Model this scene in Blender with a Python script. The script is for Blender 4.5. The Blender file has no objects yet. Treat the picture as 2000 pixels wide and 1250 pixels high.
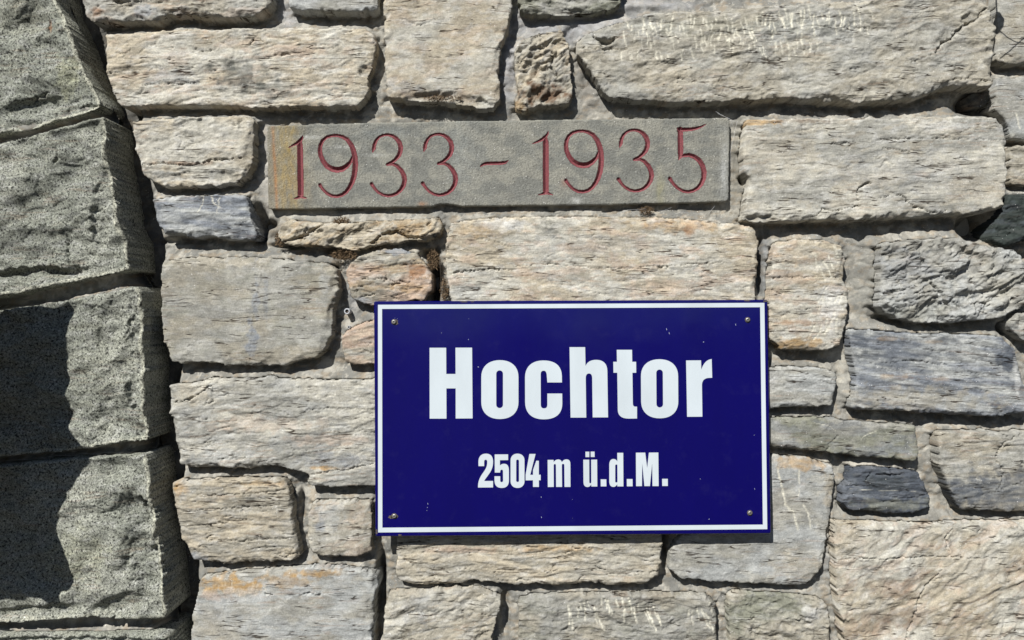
import bpy, bmesh, math, random
import numpy as np
from mathutils import Vector

# ------------------------------------------------------------------ camera, light, exposure
sc = bpy.context.scene
COL = sc.collection
D = 1.6                                   # camera to wall plane (metres); 1 photo pixel = 1 mm on the wall
cam_d = bpy.data.cameras.new('camera'); cam = bpy.data.objects.new('camera', cam_d); COL.objects.link(cam)
cam.location = (0, -D, 0); cam.rotation_euler = (math.radians(90), 0, 0)
cam_d.sensor_width = 36; cam_d.lens = 36*D/2.0; cam_d.clip_start = 0.05; cam_d.clip_end = 5000
sc.camera = cam

SUN = Vector((0.50, 1.0, -1.0)).normalized()       # direction the sunlight travels
w = bpy.data.worlds.new('World'); sc.world = w; w.use_nodes = True
nt = w.node_tree; bg = nt.nodes['Background']
sky = nt.nodes.new('ShaderNodeTexSky'); sky.sky_type = 'NISHITA'; sky.sun_disc = False
sky.sun_elevation = math.asin(-SUN.z); sky.sun_rotation = math.atan2(-SUN.x, -SUN.y)
sky.altitude = 2500
nt.links.new(sky.outputs[0], bg.inputs[0]); bg.inputs[1].default_value = 0.05
sd_ = bpy.data.lights.new('sun', 'SUN'); sd_.energy = 5.0; sd_.angle = math.radians(0.5); sd_.color = (1.0, 0.985, 0.95)
sun = bpy.data.objects.new('sun', sd_); COL.objects.link(sun)
sun.rotation_euler = SUN.to_track_quat('-Z', 'Y').to_euler(); sun.location = (-3, -6, 6)
sc.view_settings.view_transform = 'Standard'; sc.view_settings.look = 'None'
sc.view_settings.gamma = 1; sc.view_settings.use_curve_mapping = False
sc.view_settings.exposure = 0.41

rng = np.random.default_rng(7)
random.seed(7)

# ------------------------------------------------------------------ noise (numpy)
def _h(ix, iy, s):
    a = (ix.astype(np.int64)*374761393 + iy.astype(np.int64)*668265263 + int(s)*1442695041) & 0xffffffff
    a = ((a ^ (a >> 13))*1274126177) & 0xffffffff
    a = ((a ^ (a >> 16))*2246822519) & 0xffffffff
    return a ^ (a >> 15)
def rnd(ix, iy, s): return _h(ix, iy, s)/4294967295.0
def perlin(x, y, s=0):
    x0 = np.floor(x); y0 = np.floor(y); fx = x-x0; fy = y-y0
    ux = fx*fx*fx*(fx*(fx*6-15)+10); uy = fy*fy*fy*(fy*(fy*6-15)+10)
    def g(dx, dy):
        a = rnd(x0+dx, y0+dy, s)*6.2831853
        return np.cos(a)*(fx-dx)+np.sin(a)*(fy-dy)
    a = g(0, 0); b = g(1, 0); c = g(0, 1); d = g(1, 1)
    return ((a*(1-ux)+b*ux)*(1-uy)+(c*(1-ux)+d*ux)*uy)*1.5
def fbm(x, y, s=0, o=4, r=0.5):
    t = 0; a = 1; f = 1
    for i in range(o):
        t = t+a*perlin(x*f+i*17.1, y*f-i*9.7, s+i*31); a *= r; f *= 2.03
    return t
def ridge(x, y, s=0, o=3):
    t = 0; a = 1; f = 1
    for i in range(o):
        t = t+a*(1-np.abs(perlin(x*f, y*f, s+i*31))*2); a *= .5; f *= 2.1
    return t
def smooth(a, b, x):
    t = np.clip((x-a)/(b-a), 0, 1); return t*t*(3-2*t)

# ------------------------------------------------------------------ outlines
def chaikin(P, n=1, cut=1.8):
    for _ in range(n):
        Q = np.roll(P, -1, 0); L = np.hypot(*(Q-P).T)[:, None]; k = np.minimum(.24, cut/(L+1e-9))
        P = np.stack([P*(1-k)+Q*k, P*k+Q*(1-k)], 1).reshape(-1, 2); cut *= .4
    return P
def resample(P, step, closed=True):
    Q = np.vstack([P, P[:1]]) if closed else P
    seg = np.hypot(*(np.diff(Q, axis=0).T)); L = np.concatenate([[0], np.cumsum(seg)])
    n = max(int(L[-1]/step), 8); t = np.linspace(0, L[-1], n, endpoint=not closed)
    return np.stack([np.interp(t, L, Q[:, 0]), np.interp(t, L, Q[:, 1])], 1)
def _seg(x, z, A, e, ee):
    wx = x[:, None]-A[:, 0]; wz = z[:, None]-A[:, 1]
    t = np.clip((wx*e[:, 0]+wz*e[:, 1])/ee, 0, 1)
    dx = wx-t*e[:, 0]; dz = wz-t*e[:, 1]; d2 = dx*dx+dz*dz
    k = d2.argmin(1); r = np.arange(k.size)
    return np.sqrt(d2[r, k]), x-dx[r, k], z-dz[r, k]
def _ins(x, z, A, B):
    c = (A[:, 1] > z[:, None]) != (B[:, 1] > z[:, None])
    dz = B[:, 1]-A[:, 1]; dz = np.where(np.abs(dz) < 1e-9, 1e-9, dz)
    xi = A[:, 0]+(z[:, None]-A[:, 1])*((B[:, 0]-A[:, 0])/dz)
    return ((c & (x[:, None] < xi)).sum(1) % 2) == 1
def sdf(px, pz, P, T=26.0):
    """signed distance (+ inside) and nearest outline point, tile by tile"""
    A = P; B = np.roll(P, -1, 0); e = B-A; ee = (e**2).sum(1)+1e-12
    dist = np.empty(px.size); nx = np.empty(px.size); nz = np.empty(px.size)
    ti = np.floor((px-px.min())/T).astype(int); tj = np.floor((pz-pz.min())/T).astype(int)
    key = ti*100000+tj; order = np.argsort(key, kind='stable'); ks = key[order]
    cut = np.nonzero(np.diff(ks))[0]+1
    for g in np.split(order, cut):
        x = px[g]; z = pz[g]; cx = (x.min()+x.max())/2; cz = (z.min()+z.max())/2
        hd = math.hypot(x.max()-cx, z.max()-cz)+1e-6
        t = np.clip(((cx-A[:, 0])*e[:, 0]+(cz-A[:, 1])*e[:, 1])/ee, 0, 1)
        d = np.hypot(cx-A[:, 0]-t*e[:, 0], cz-A[:, 1]-t*e[:, 1]); dm = d.min()
        m = d <= dm+2*hd
        dd, a, b = _seg(x, z, A[m], e[m], ee[m])
        if dm > hd: s_ = 1 if _ins(np.array([cx]), np.array([cz]), A, B)[0] else -1
        else: s_ = np.where(_ins(x, z, A, B), 1, -1)
        dist[g] = dd*s_; nx[g] = a; nz[g] = b
    return dist, nx, nz
def linedist(x, z, L):
    """distance to an open polyline; L rows (x,z)"""
    best = np.full(x.shape, 1e9); par = np.zeros(x.shape)
    for i in range(len(L)-1):
        a = L[i]; b = L[i+1]; e = b-a; ee = (e**2).sum()+1e-9
        t = np.clip(((x-a[0])*e[0]+(z-a[1])*e[1])/ee, 0, 1)
        d = np.hypot(x-a[0]-t*e[0], z-a[1]-t*e[1])
        m = d < best; best = np.where(m, d, best); par = np.where(m, (i+t)/(len(L)-1), par)
    return best, par
def w2(pts, h=0.0):
    """photo pixels of points lying h mm in front of the wall plane -> mm on the wall"""
    P = np.array(pts, float); s = (D*1000-h)/(D*1000)
    return np.stack([(P[:, 0]-1000)*s, (625-P[:, 1])*s], 1)

# ------------------------------------------------------------------ object helpers
def tag(o, label=None, cat=None, group=None, kind=None):
    if label: o['label'] = label
    if cat: o['category'] = cat
    if group: o['group'] = group
    if kind: o['kind'] = kind
    return o
def empty(name, loc=(0, 0, 0)):
    o = bpy.data.objects.new(name, None); COL.objects.link(o); o.location = loc; return o
def meshobj(name, V, F, mat=None, parent=None, col=None, smoothf=True, origin=None):
    """V (n,3) metres, F (m,3|4) ints or list"""
    V = np.asarray(V, float)
    me = bpy.data.meshes.new(name)
    org = np.array(origin if origin is not None else V.mean(0))
    if isinstance(F, np.ndarray):
        k = F.shape[1]; me.vertices.add(len(V)); me.vertices.foreach_set('co', (V-org).astype(np.float32).ravel())
        me.loops.add(F.size); me.loops.foreach_set('vertex_index', F.astype(np.int32).ravel())
        me.polygons.add(len(F)); me.polygons.foreach_set('loop_start', np.arange(0, F.size, k, dtype=np.int32))
        me.update(calc_edges=True); me.validate()
    else:
        me.from_pydata((V-org).tolist(), [], F)
    if smoothf: me.polygons.foreach_set('use_smooth', np.ones(len(me.polygons), bool))
    if col is not None:
        a = me.color_attributes.new('Col', 'FLOAT_COLOR', 'POINT')
        a.data.foreach_set('color', np.concatenate([col*.86, np.ones((len(col), 1))], 1).astype(np.float32).ravel())
    o = bpy.data.objects.new(name, me); COL.objects.link(o)
    if mat: me.materials.append(mat)
    pl = np.array(parent.location) if parent else 0
    o.location = org-pl
    if parent: o.parent = parent
    return o

# ------------------------------------------------------------------ materials
def newmat(name):
    m = bpy.data.materials.new(name); m.use_nodes = True
    n = m.node_tree.nodes; l = m.node_tree.links
    return m, n, l, n['Principled BSDF']
def nd(n, t, **k):
    x = n.new(t)
    for a, b in k.items(): setattr(x, a, b)
    return x
def mapped(n, l, scale, rot=(0, 0, 0)):
    tc = nd(n, 'ShaderNodeNewGeometry'); mp = nd(n, 'ShaderNodeMapping')
    mp.inputs['Scale'].default_value = scale; mp.inputs['Rotation'].default_value = rot
    l.new(tc.outputs['Position'], mp.inputs[0]); return mp.outputs[0]
def noise(n, l, vec, scale, detail=4, rough=.6):
    x = nd(n, 'ShaderNodeTexNoise'); x.inputs['Scale'].default_value = scale
    x.inputs['Detail'].default_value = detail; x.inputs['Roughness'].default_value = rough
    l.new(vec, x.inputs['Vector']); return x.outputs['Fac']
def ramp(n, l, fac, stops):
    r = nd(n, 'ShaderNodeValToRGB'); e = r.color_ramp.elements
    e[0].position, e[0].color = stops[0][0], (*stops[0][1], 1)
    e[1].position, e[1].color = stops[-1][0], (*stops[-1][1], 1)
    for p, c in stops[1:-1]:
        q = e.new(p); q.color = (*c, 1)
    l.new(fac, r.inputs[0]); return r.outputs[0]
def mix(n, l, a, b, fac=1.0, mode='MULTIPLY'):
    x = nd(n, 'ShaderNodeMix', data_type='RGBA', blend_type=mode)
    for s, v in ((0, fac), (6, a), (7, b)):
        if isinstance(v, (int, float)): x.inputs[s].default_value = v
        elif isinstance(v, tuple): x.inputs[s].default_value = (*v, 1)
        else: l.new(v, x.inputs[s])
    return x.outputs[2]
def g3(v): return (v, v, v)

def stone_mat(name, streak=(38, 38, 230), contrast=1.0, bumpd=.0008, speck=False, fiss=True):
    m, n, l, p = newmat(name)
    at = nd(n, 'ShaderNodeAttribute', attribute_name='Col')
    v = mapped(n, l, (1, 1, 1)); vs = mapped(n, l, streak)
    c = contrast
    f1 = ramp(n, l, noise(n, l, v, 330, 4, .65), [(.30, g3(1-.24*c)), (.5, g3(1)), (.72, g3(1+.20*c))])
    f2 = ramp(n, l, noise(n, l, vs, 1, 5, .65), [(.32, g3(1-.20*c)), (.5, g3(1)), (.7, g3(1+.13*c))])
    f3 = ramp(n, l, noise(n, l, v, 55, 5, .65), [(.3, g3(1-.20*c)), (.5, g3(1)), (.7, (1+.16*c, 1+.155*c, 1+.13*c))])
    col = mix(n, l, mix(n, l, mix(n, l, at.outputs['Color'], f1), f2), f3)
    # thin dirty bedding fissures
    if fiss:
        vf = mapped(n, l, (8, 8, 88)); nf = noise(n, l, vf, 1, 3, .55)
        ln_ = ramp(n, l, nf, [(.480, g3(0)), (.492, g3(1)), (.502, g3(1)), (.514, g3(0))])
        gt = ramp(n, l, noise(n, l, mapped(n, l, (22, 22, 60)), 1, 2, .5), [(.52, g3(0)), (.60, g3(1))])
        fm = mix(n, l, ln_, gt)
        col = mix(n, l, col, mix(n, l, col, (.17, .14, .12)), fm, 'MIX')
    # sparse pale crystal flecks and dark pin-holes
    vo = nd(n, 'ShaderNodeTexVoronoi'); vo.inputs['Scale'].default_value = 170; l.new(v, vo.inputs['Vector'])
    fl = ramp(n, l, vo.outputs['Distance'], [(.0, g3(1)), (.10, g3(.5)), (.17, g3(0))])
    gate = ramp(n, l, noise(n, l, v, 45, 2, .5), [(.54, g3(0)), (.62, g3(1))])
    col = mix(n, l, col, (.78, .76, .72), mix(n, l, fl, gate), 'MIX')
    if speck:
        s1 = noise(n, l, v, 260, 2, .6)
        dk = ramp(n, l, s1, [(.36, g3(.12)), (.43, g3(.85)), (.56, g3(1.03)), (.68, g3(1.45))])
        s2 = noise(n, l, v, 480, 2, .7)
        dk2 = ramp(n, l, s2, [(.36, g3(.45)), (.5, g3(1)), (.68, g3(1.35))])
        col = mix(n, l, mix(n, l, col, dk), dk2)
    l.new(col, p.inputs['Base Color']); p.inputs['Roughness'].default_value = .88
    p.inputs['Specular IOR Level'].default_value = .25
    b = nd(n, 'ShaderNodeBump'); b.inputs['Strength'].default_value = 1.0; b.inputs['Distance'].default_value = bumpd
    add = nd(n, 'ShaderNodeMath', operation='ADD'); l.new(noise(n, l, v, 300, 5, .75), add.inputs[0])
    l.new(noise(n, l, vs, 1.2, 5, .7), add.inputs[1])
    hsrc = add.outputs[0]
    if fiss:
        sb = nd(n, 'ShaderNodeMath', operation='MULTIPLY_ADD'); l.new(fm, sb.inputs[0]); sb.inputs[1].default_value = -1.3; l.new(hsrc, sb.inputs[2]); hsrc = sb.outputs[0]
    l.new(hsrc, b.inputs['Height']); l.new(b.outputs[0], p.inputs['Normal'])
    return m
M_STONE = stone_mat('schist')
M_ROUGH = stone_mat('rough_schist', streak=(90, 90, 150), contrast=.85, bumpd=.0010)
M_SLATE = stone_mat('slate', streak=(40, 40, 420), contrast=1.0, bumpd=.0008)
M_GRANITE = stone_mat('green_granite', streak=(90, 90, 90), contrast=.4, bumpd=.0006, speck=True, fiss=False)
M_MORTAR = stone_mat('mortar', streak=(55, 55, 55), contrast=.62, bumpd=.0010, fiss=False)
M_PLAQUE = stone_mat('tooled_grey_stone', streak=(300, 300, 120), contrast=.95, bumpd=.0012, fiss=False)

def simple(name, c, rough=.5, metal=0, spec=.5, nz=None):
    m, n, l, p = newmat(name)
    p.inputs['Roughness'].default_value = rough; p.inputs['Metallic'].default_value = metal
    p.inputs['Specular IOR Level'].default_value = spec
    v = mapped(n, l, (1, 1, 1))
    k = nz or (60, .08)
    f = ramp(n, l, noise(n, l, v, k[0], 4, .65), [(.3, g3(1-k[1])), (.7, g3(1+k[1]))])
    l.new(mix(n, l, c, f), p.inputs['Base Color'])
    return m
M_PAINT = simple('red_groove_paint', (.17, .041, .047), .75, nz=(420, .5))
M_METAL = simple('zinc_screw', (.30, .295, .27), .5, .8)
M_DARK = simple('dark_rust', (.07, .055, .045), .8, nz=(300, .4))
M_IRON = simple('grey_metal', (.18, .18, .18), .5, .6)
M_BLACK = simple('black_cable', (.02, .02, .02), .5)
M_CHIP = simple('bare_enamel_base', (.36, .38, .48), .5)
M_WEB = simple('cobweb_thread', (.6, .6, .6), .6)
M_MOSS = simple('dry_moss', (.13, .085, .045), .9, nz=(500, .6))
M_PLUG = simple('old_wall_plug', (.42, .43, .45), .6)

def enamel(name, c, rough):
    m, n, l, p = newmat(name)
    v = mapped(n, l, (1, 1, 1)); vs = mapped(n, l, (9, 9, 3))
    f = ramp(n, l, noise(n, l, vs, 1.5, 4, .6), [(.3, g3(.92)), (.7, g3(1.06))])
    dust = ramp(n, l, noise(n, l, v, 26, 6, .7), [(.55, g3(0)), (.8, g3(.010))])
    base = mix(n, l, mix(n, l, c, f), (.5, .48, .5), dust, 'MIX')
    l.new(base, p.inputs['Base Color'])
    rr = ramp(n, l, noise(n, l, v, 14, 5, .6), [(.3, g3(rough)), (.75, g3(rough+.10))])
    l.new(rr, p.inputs['Roughness'])
    p.inputs['Specular IOR Level'].default_value = .42
    b = nd(n, 'ShaderNodeBump'); b.inputs['Strength'].default_value = .25; b.inputs['Distance'].default_value = .002
    l.new(noise(n, l, v, 9, 2, .5), b.inputs['Height']); l.new(b.outputs[0], p.inputs['Normal'])
    return m
M_BLUE = enamel('blue_enamel', (.0012, .0001, .078), .07)
M_WHITE = enamel('white_enamel', (.50, .55, .58), .16)

# ------------------------------------------------------------------ palette (linear base colours)
C = dict(cream=(.46, .405, .31), pale=(.51, .485, .415), grey=(.36, .35, .31), warmgrey=(.375, .345, .28),
         bluegrey=(.25, .268, .295), slate=(.088, .10, .12), dark=(.04, .05, .045), ochre=(.46, .29, .12),
         pink=(.50, .38, .29), white=(.68, .675, .65), brown=(.15, .095, .06), olive=(.255, .255, .20),
         silver=(.43, .437, .42), rust=(.32, .16, .075), smoke=(.10, .105, .095), lich=(.34, .34, .20), gr0=(.305, .31, .262), gr1=(.24, .248, .208))
C = {k: np.array(v) for k, v in C.items()}

# style: (strata amp, strata thickness mm, rough amp, lump amp, bevel mm, material)
STY = dict(
    layered=(2.6, 13, 1.0, 3.2, 5, M_STONE), fine=(1.6, 8, .9, 2.5, 5, M_STONE), flat=(.7, 11, .5, 2.2, 6, M_STONE),
    rough=(1.9, 24, 1.8, 4.5, 7, M_ROUGH), broken=(3.8, 30, 1.7, 6.5, 8, M_ROUGH), slate=(1.7, 5, .7, 2.0, 6, M_SLATE),
    granite=(.25, 70, .22, 11.0, 9, M_GRANITE), bushed=(.6, 15, 1.3, 2.5, 8, M_ROUGH))

def build_stone(name, pts, h, style, pal, ang=0.0, seed=0, parent=None, cracks=(), marks=(), stains=(), dents=(), step=1.85,
                bev=None, tilt=(0, 0), amp=1.0, label=None, rough=2.0):
    """heightfield stone: traced face outline at h mm in front of the wall, sides run back into the mortar"""
    sa, st, ra, la, bv, mat = STY[style]
    bv = bev or bv
    P = resample(chaikin(w2(pts, h), 2), 3.0 if step < 3 else 6.0)
    nn = np.roll(P, -1, 0)-np.roll(P, 1, 0); nn /= (np.hypot(*nn.T)[:, None]+1e-9)
    k = (fbm(P[:, 0]/26, P[:, 1]/26, seed+5, 3)*rough+perlin(P[:, 0]/7, P[:, 1]/7, seed+6)*(1.1 if style != 'granite' else .25)-np.maximum(0, perlin(P[:, 0]/17, P[:, 1]/17, seed+8)-.35)*9*(style != 'granite'))
    P = P+np.stack([nn[:, 1], -nn[:, 0]], 1)*k[:, None]
    x0, z0 = P.min(0)-2*step; x1, z1 = P.max(0)+2*step
    gx = np.arange(x0, x1, step); gz = np.arange(z0, z1, step)
    X, Z = np.meshgrid(gx, gz); sh = X.shape; X = X.ravel(); Z = Z.ravel()
    S, NX, NZ = sdf(X, Z, P)
    out = S < 0; snap = (S >= 0) & (S < .45*step)
    X = np.where(out | snap, NX, X); Z = np.where(out | snap, NZ, Z); Sx = np.maximum(S, 0)
    # ---- relief
    ang = ang+.07*math.sin(seed*3.1)
    ca, sa_ = math.cos(ang), math.sin(ang)
    U = X*ca+Z*sa_; V = -X*sa_+Z*ca
    Vw = V+fbm(U/150, V/80, seed+11, 3)*st*1.3
    H = fbm(X/95, Z/75, seed, 3)*la
    def layers(th, wl, s):
        q = Vw/th+perlin(U/wl/1.6, V/th/2.5, s+3)*.55
        q0 = np.floor(q); f = q-q0
        a = perlin(U/wl+rnd(q0, q0*0, s)*91, q0*7.31, s)+.45*perlin(U/wl*3.3+rnd(q0, q0*0, s+1)*57, q0*3.7, s+1)
        q1 = q0+1
        b = perlin(U/wl+rnd(q1, q1*0, s)*91, q1*7.31, s)+.45*perlin(U/wl*3.3+rnd(q1, q1*0, s+1)*57, q1*3.7, s+1)
        t = smooth(.80, 1, f)
        return a*(1-t)+b*t-.25*smooth(.25, 0, np.abs(f-.81)*2)*smooth(-.1, .5, perlin(U/wl, q0*2.2, s+9))
    amp = amp*float(np.random.default_rng(seed+1).uniform(.6, 1.1))
    H += layers(st, st*5.5, seed+20)*sa*.26*amp+layers(st*.42, st*2.4, seed+40)*sa*.14*amp
    # split faces: flat cleavage terraces with sharp broken ledges
    tw, tv, tsz, tn = dict(layered=(130, 26, 1.15, 2.4), fine=(90, 16, .8, 2.6), flat=(140, 60, 1.0, 1.4), rough=(95, 34, 1.9, 2.6), broken=(75, 40, 3.4, 2.9),
                           slate=(110, 13, .75, 3.0), granite=(120, 100, 2.4, 1.5), bushed=(60, 34, .8, 2.4))[style]
    tq = (fbm(U/tw, Vw/tv, seed+300, 3, .55)+perlin(X/7, Z/4.5, seed+305)*.055+perlin(X/3, Z/2.4, seed+306)*.025)*tn+50
    tl = np.floor(tq); tf = tq-tl; H += (tl-50+smooth(.84, 1, tf)+.25*tf)*tsz*amp
    H += fbm(U/26, V/13, seed+60, 2, .5)*ra*.24*amp+fbm(U/8, V/3.6, seed+61, 3, .6)*ra*.34*amp
    if style in ('broken', 'rough', 'granite'):     # conchoidal facets
        kk = 105 if style == 'granite' else 42
        q = fbm(U/kk, V/(kk*(.85 if style == 'granite' else .6)), seed+70, 2 if style == 'granite' else 3)
        H += -np.abs(q)*la*.9*amp+np.maximum(0, perlin(U/34, V/21, seed+77)-.12)*la*.55*amp*(style != 'granite')
    H += -np.maximum(0, ridge(U/70, V/26, seed+90, 2)-1.18)*5.0*amp*(sa/2)
    # thin bedding fissures
    fz = perlin(U/75, Vw/9, seed+95)+.35*perlin(U/22, Vw/5, seed+96); gate = smooth(.18, .42, perlin(U/48, Vw/15, seed+97))
    if style not in ('granite', 'bushed', 'flat'): H -= 3.6*gate*smooth(.09, .0, np.abs(fz))*amp
    if style == 'granite': H += 3.2*np.exp(-((Sx-4)/4.5)**2)*smooth(-.2, .3, perlin(X/60, Z/60, seed+98)+.3)
    for cr in cracks:
        L = w2(cr[0], h); wd, dp = cr[1], cr[2]
        jx = fbm(X/9, Z/9, seed+101, 3)*2.6; jz = fbm(X/9+40, Z/9, seed+102, 3)*2.6
        d, t = linedist(X+jx, Z+jz, L)
        wv = wd*(.55+.9*np.abs(perlin(X/14, Z/14, seed+103)))*(1-.5*np.abs(2*t-1)**3)
        H -= dp*1.25*smooth(1, .25, d/np.maximum(wv, .3))
    for dn in dents:                                  # (px,py,rx,ry,depth mm, angle)
        c = w2([dn[:2]], h)[0]; a = dn[5] if len(dn) > 5 else 0
        jx = fbm(X/18, Z/18, seed+111, 3)*8
        dx = X-c[0]+jx; dz = Z-c[1]+jx*.5
        r = np.hypot((dx*math.cos(a)+dz*math.sin(a))/dn[2], (-dx*math.sin(a)+dz*math.cos(a))/dn[3])
        H -= dn[4]*smooth(1.25, .55, r)
    col = np.zeros((X.size, 3))
    lt = np.zeros(X.size)
    for mk in marks:
        L = w2(mk[0], h); d, t = linedist(X+perlin(X/8, Z/8, seed+104)*1.6, Z, L)
        e = smooth(mk[1], mk[1]*.3, d)*(.55+.9*np.abs(perlin(X/6, Z/6, seed+105)))
        H -= e*mk[2]; lt = np.maximum(lt, e*mk[3])
    bw = bv*(1+1.7*fbm(X/34, Z/34, seed+120, 3))
    bw = np.clip(bw, 1.2, 60)
    t = np.clip(Sx/bw, 0, 1); edge = t**.75
    tr = np.random.default_rng(seed+7).normal(0, 1, 2)*((1.3, 2.4) if style != 'granite' else (1, 1.5))
    lim = 3.0/max(1.0, (Z.max()-Z.min())/100)
    face = h+H+(tilt[0]+np.clip(tr[0], -1.2, 1.2))*(X-X.mean())/100+(tilt[1]+np.clip(tr[1], -lim*1.3, lim*1.3))*(Z-Z.mean())/100
    face = np.minimum(face, h+(9 if style == 'granite' else 6.5))
    lo = (min(h*.8, h-3.5) if style != 'granite' else h*.93)+perlin(X/20, Z/20, seed+121)*2-(1.5 if style != 'granite' else 0)
    Hh = lo*(1-edge)+face*edge
    Hh = np.where(snap, lo, Hh)
    base = -62.0
    Yd = np.where(out, base, Hh)
    # ---- colour: what the stone itself has
    A, B = C[pal[0]], C[pal[1]]
    f = smooth(-.35, .35, fbm(U/130, V/(st*4.5), seed+200, 4))[:, None]
    col = A*(1-f)+B*f
    if len(pal) > 2:
        f = smooth(.12, .5, fbm(U/70, V/26, seed+210, 5, .6))[:, None]*(pal[3] if len(pal) > 3 else .6)
        col = col*(1-f)+C[pal[2]]*f
    f = smooth(.05, .45, fbm(U/45, V/5, seed+220, 4, .6))[:, None]*.2; col = col*(1-f)+col*.62*f
    f = smooth(.12, .5, fbm(U/30, V/12, seed+225, 4, .6))[:, None]*.26; col = col*(1-f)+C['white']*f*(col.mean()/.42)
    lv = rnd(tl, tl*0, seed+310); col = col*(1+.20*(lv-.5))[:, None]
    # iron in cracks of the bedding
    f = (smooth(.3, .62, fbm(U/60, V/4, seed+230, 4))*smooth(0, .4, fbm(U/160, V/60, seed+231, 2)))[:, None]*.25
    col = col*(1-f)+C['rust']*(col.mean()/.42)*f
    for s in stains:                                  # (px,py,rx,ry,colour,strength)
        c = w2([s[:2]], h)[0]
        jx = fbm(X/22, Z/22, seed+240, 4, .6)*.6
        r = np.hypot((X-c[0])/s[2], (Z-c[1])/s[3])+jx
        f = (smooth(1.15, .45, r)*(.98+.5*perlin(U/20, V/6, seed+241))*s[5]).clip(0, 1)[:, None]
        col = col*(1-f)+C[s[4]]*f
    col = col*(1-lt[:, None].clip(0, 1))+np.array([.84, .80, .66])*lt[:, None].clip(0, 1)
    if style == 'granite':                             # paler worked margin along the right and lower arris
        rt = smooth(.2, .7, (NX-X)/(Sx+1e-6)+.35*np.maximum(0, (Z-NZ)/(Sx+1e-6)))
        f = (smooth(9.5, 5, Sx+perlin(X/9, Z/9, seed+250)*2.5)*rt*.72)[:, None]
        col = col*(1-f)+np.array((.50, .49, .39))*f
    else: col = col*(1+.12*math.sin(seed*1.7))
    # ---- mesh
    keep = (S > -1.6*step).reshape(sh)
    ok = keep[:-1, :-1] & keep[1:, :-1] & keep[:-1, 1:] & keep[1:, 1:]
    o2 = out.reshape(sh)
    ok &= ~(o2[:-1, :-1] & o2[1:, :-1] & o2[:-1, 1:] & o2[1:, 1:])
    idx = np.arange(X.size).reshape(sh)
    F = np.stack([idx[:-1, :-1][ok], idx[:-1, 1:][ok], idx[1:, 1:][ok], idx[1:, :-1][ok]], 1)
    used = np.unique(F); rm = np.full(X.size, -1); rm[used] = np.arange(used.size); F = rm[F]
    V3 = np.stack([X, -Yd, Z], 1)[used]/1000
    o = meshobj(name, V3, F, mat, parent, col[used].clip(0.01, .85), origin=(P[:, 0].mean()/1000, -h/1000, P[:, 1].mean()/1000))
    if label: o['label'] = label
    STONES.append((P, h, style))
    return o
STONES = []

# ================================================================== the wall
wall = empty('stone_wall', (0.1, 0, -1.5))
tag(wall, 'sunlit rubble wall of cream and grey schist stones set in mortar behind the blue sign', 'stone wall')
portal = empty('granite_surround', (-1.2, 0, -1.5))
tag(portal, 'column of large rough green grey granite blocks at the left edge of the rubble wall', 'granite surround')

def vstrokes(x0, x1, y0, y1, n, ln, slant, wd=2.3, dp=.8, lt=1.0, seed=1):
    r = np.random.default_rng(seed); out = []
    for i in range(n):
        x = x0+(x1-x0)*(i+r.uniform(.1, .9))/n; y = r.uniform(y0, y1); L = ln*r.uniform(.35, 1.35); s = slant+r.uniform(-.3, .3)
        out.append(([(x, y), (x+s*L*.5+r.uniform(-2, 2), y+L*.5), (x+s*L, y+L)], wd*r.uniform(.7, 1.3), dp, lt*r.uniform(.5, 1)))
    return out

# -- granite blocks
E = -420
G = [
 ([(E,-260),(60,-250),(100,-60),(110,0),(118,19),(138,61),(150,96),(160,128),(179,166),(196,200),(190,211),(150,226),(105,240),(60,252),(0,266),(-80,284),(E,340)], 46, dict(
   cracks=[([(60,195),(75,185),(88,180)],5,6),([(0,105),(30,104)],2.5,3)], dents=[(60,208,60,16,9,.25),(95,52,5,14,5,0),(150,215,40,8,6,.2)], stains=[(40,20,60,60,'olive',.4),(130,150,30,40,'lich',.35),(95,50,5,14,'rust',.7)])),
 ([(E,368),(-80,304),(0,279),(60,263),(110,250),(160,236),(202,226),(206,260),(207,298),(215,336),(224,378),(228,426),(246,464),(252,518),(254,528),(224,534),(180,542),(138,552),(80,565),(40,574),(0,580),(-80,592),(E,620)], 60, dict(
   cracks=[([(115,300),(112,312),(104,318)],4,6),([(126,460),(128,500),(142,530)],4,6)], dents=[(70,480,95,30,7,.05),(60,535,95,12,16,.05),(195,440,16,45,10,.0),(200,380,12,40,5,0),(240,300,8,40,5,0)], stains=[(60,470,90,30,'smoke',.25),(180,250,70,30,'olive',.3)])),
 ([(E,650),(-80,617),(0,606),(60,597),(131,586),(205,570),(268,558),(277,568),(280,620),(277,656),(282,720),(283,800),(290,835),(286,860),(224,867),(170,877),(100,884),(0,893),(-80,900),(E,925)], 60, dict(
   cracks=[([(248,615),(252,645),(240,660)],3,5)], dents=[(262,770,14,45,9,.2),(240,840,40,20,7,0),(258,640,6,60,4,0)], stains=[(200,700,70,60,'olive',.3)])),
 ([(E,945),(-80,918),(0,908),(100,898),(189,892),(284,887),(294,930),(298,991),(307,1042),(315,1096),(318,1154),(326,1200),(320,1210),(256,1212),(192,1207),(122,1210),(48,1216),(0,1219),(-80,1222),(E,1228)], 64, dict(
   cracks=[([(272,970),(285,1015)],6,9)], dents=[(270,1000,24,40,11,.9),(280,1100,30,60,14,.4),(230,1185,60,20,12,.3),(60,1200,90,14,10,.1),(275,1040,26,22,8,0)], stains=[(150,1090,60,60,'lich',.22)])),
 ([(E,1252),(-80,1243),(0,1240),(150,1241),(310,1236),(330,1242),(352,1330),(356,1500),(E,1520)], 58, dict(dents=[(150,1255,160,10,8,0)])),
]
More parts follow.
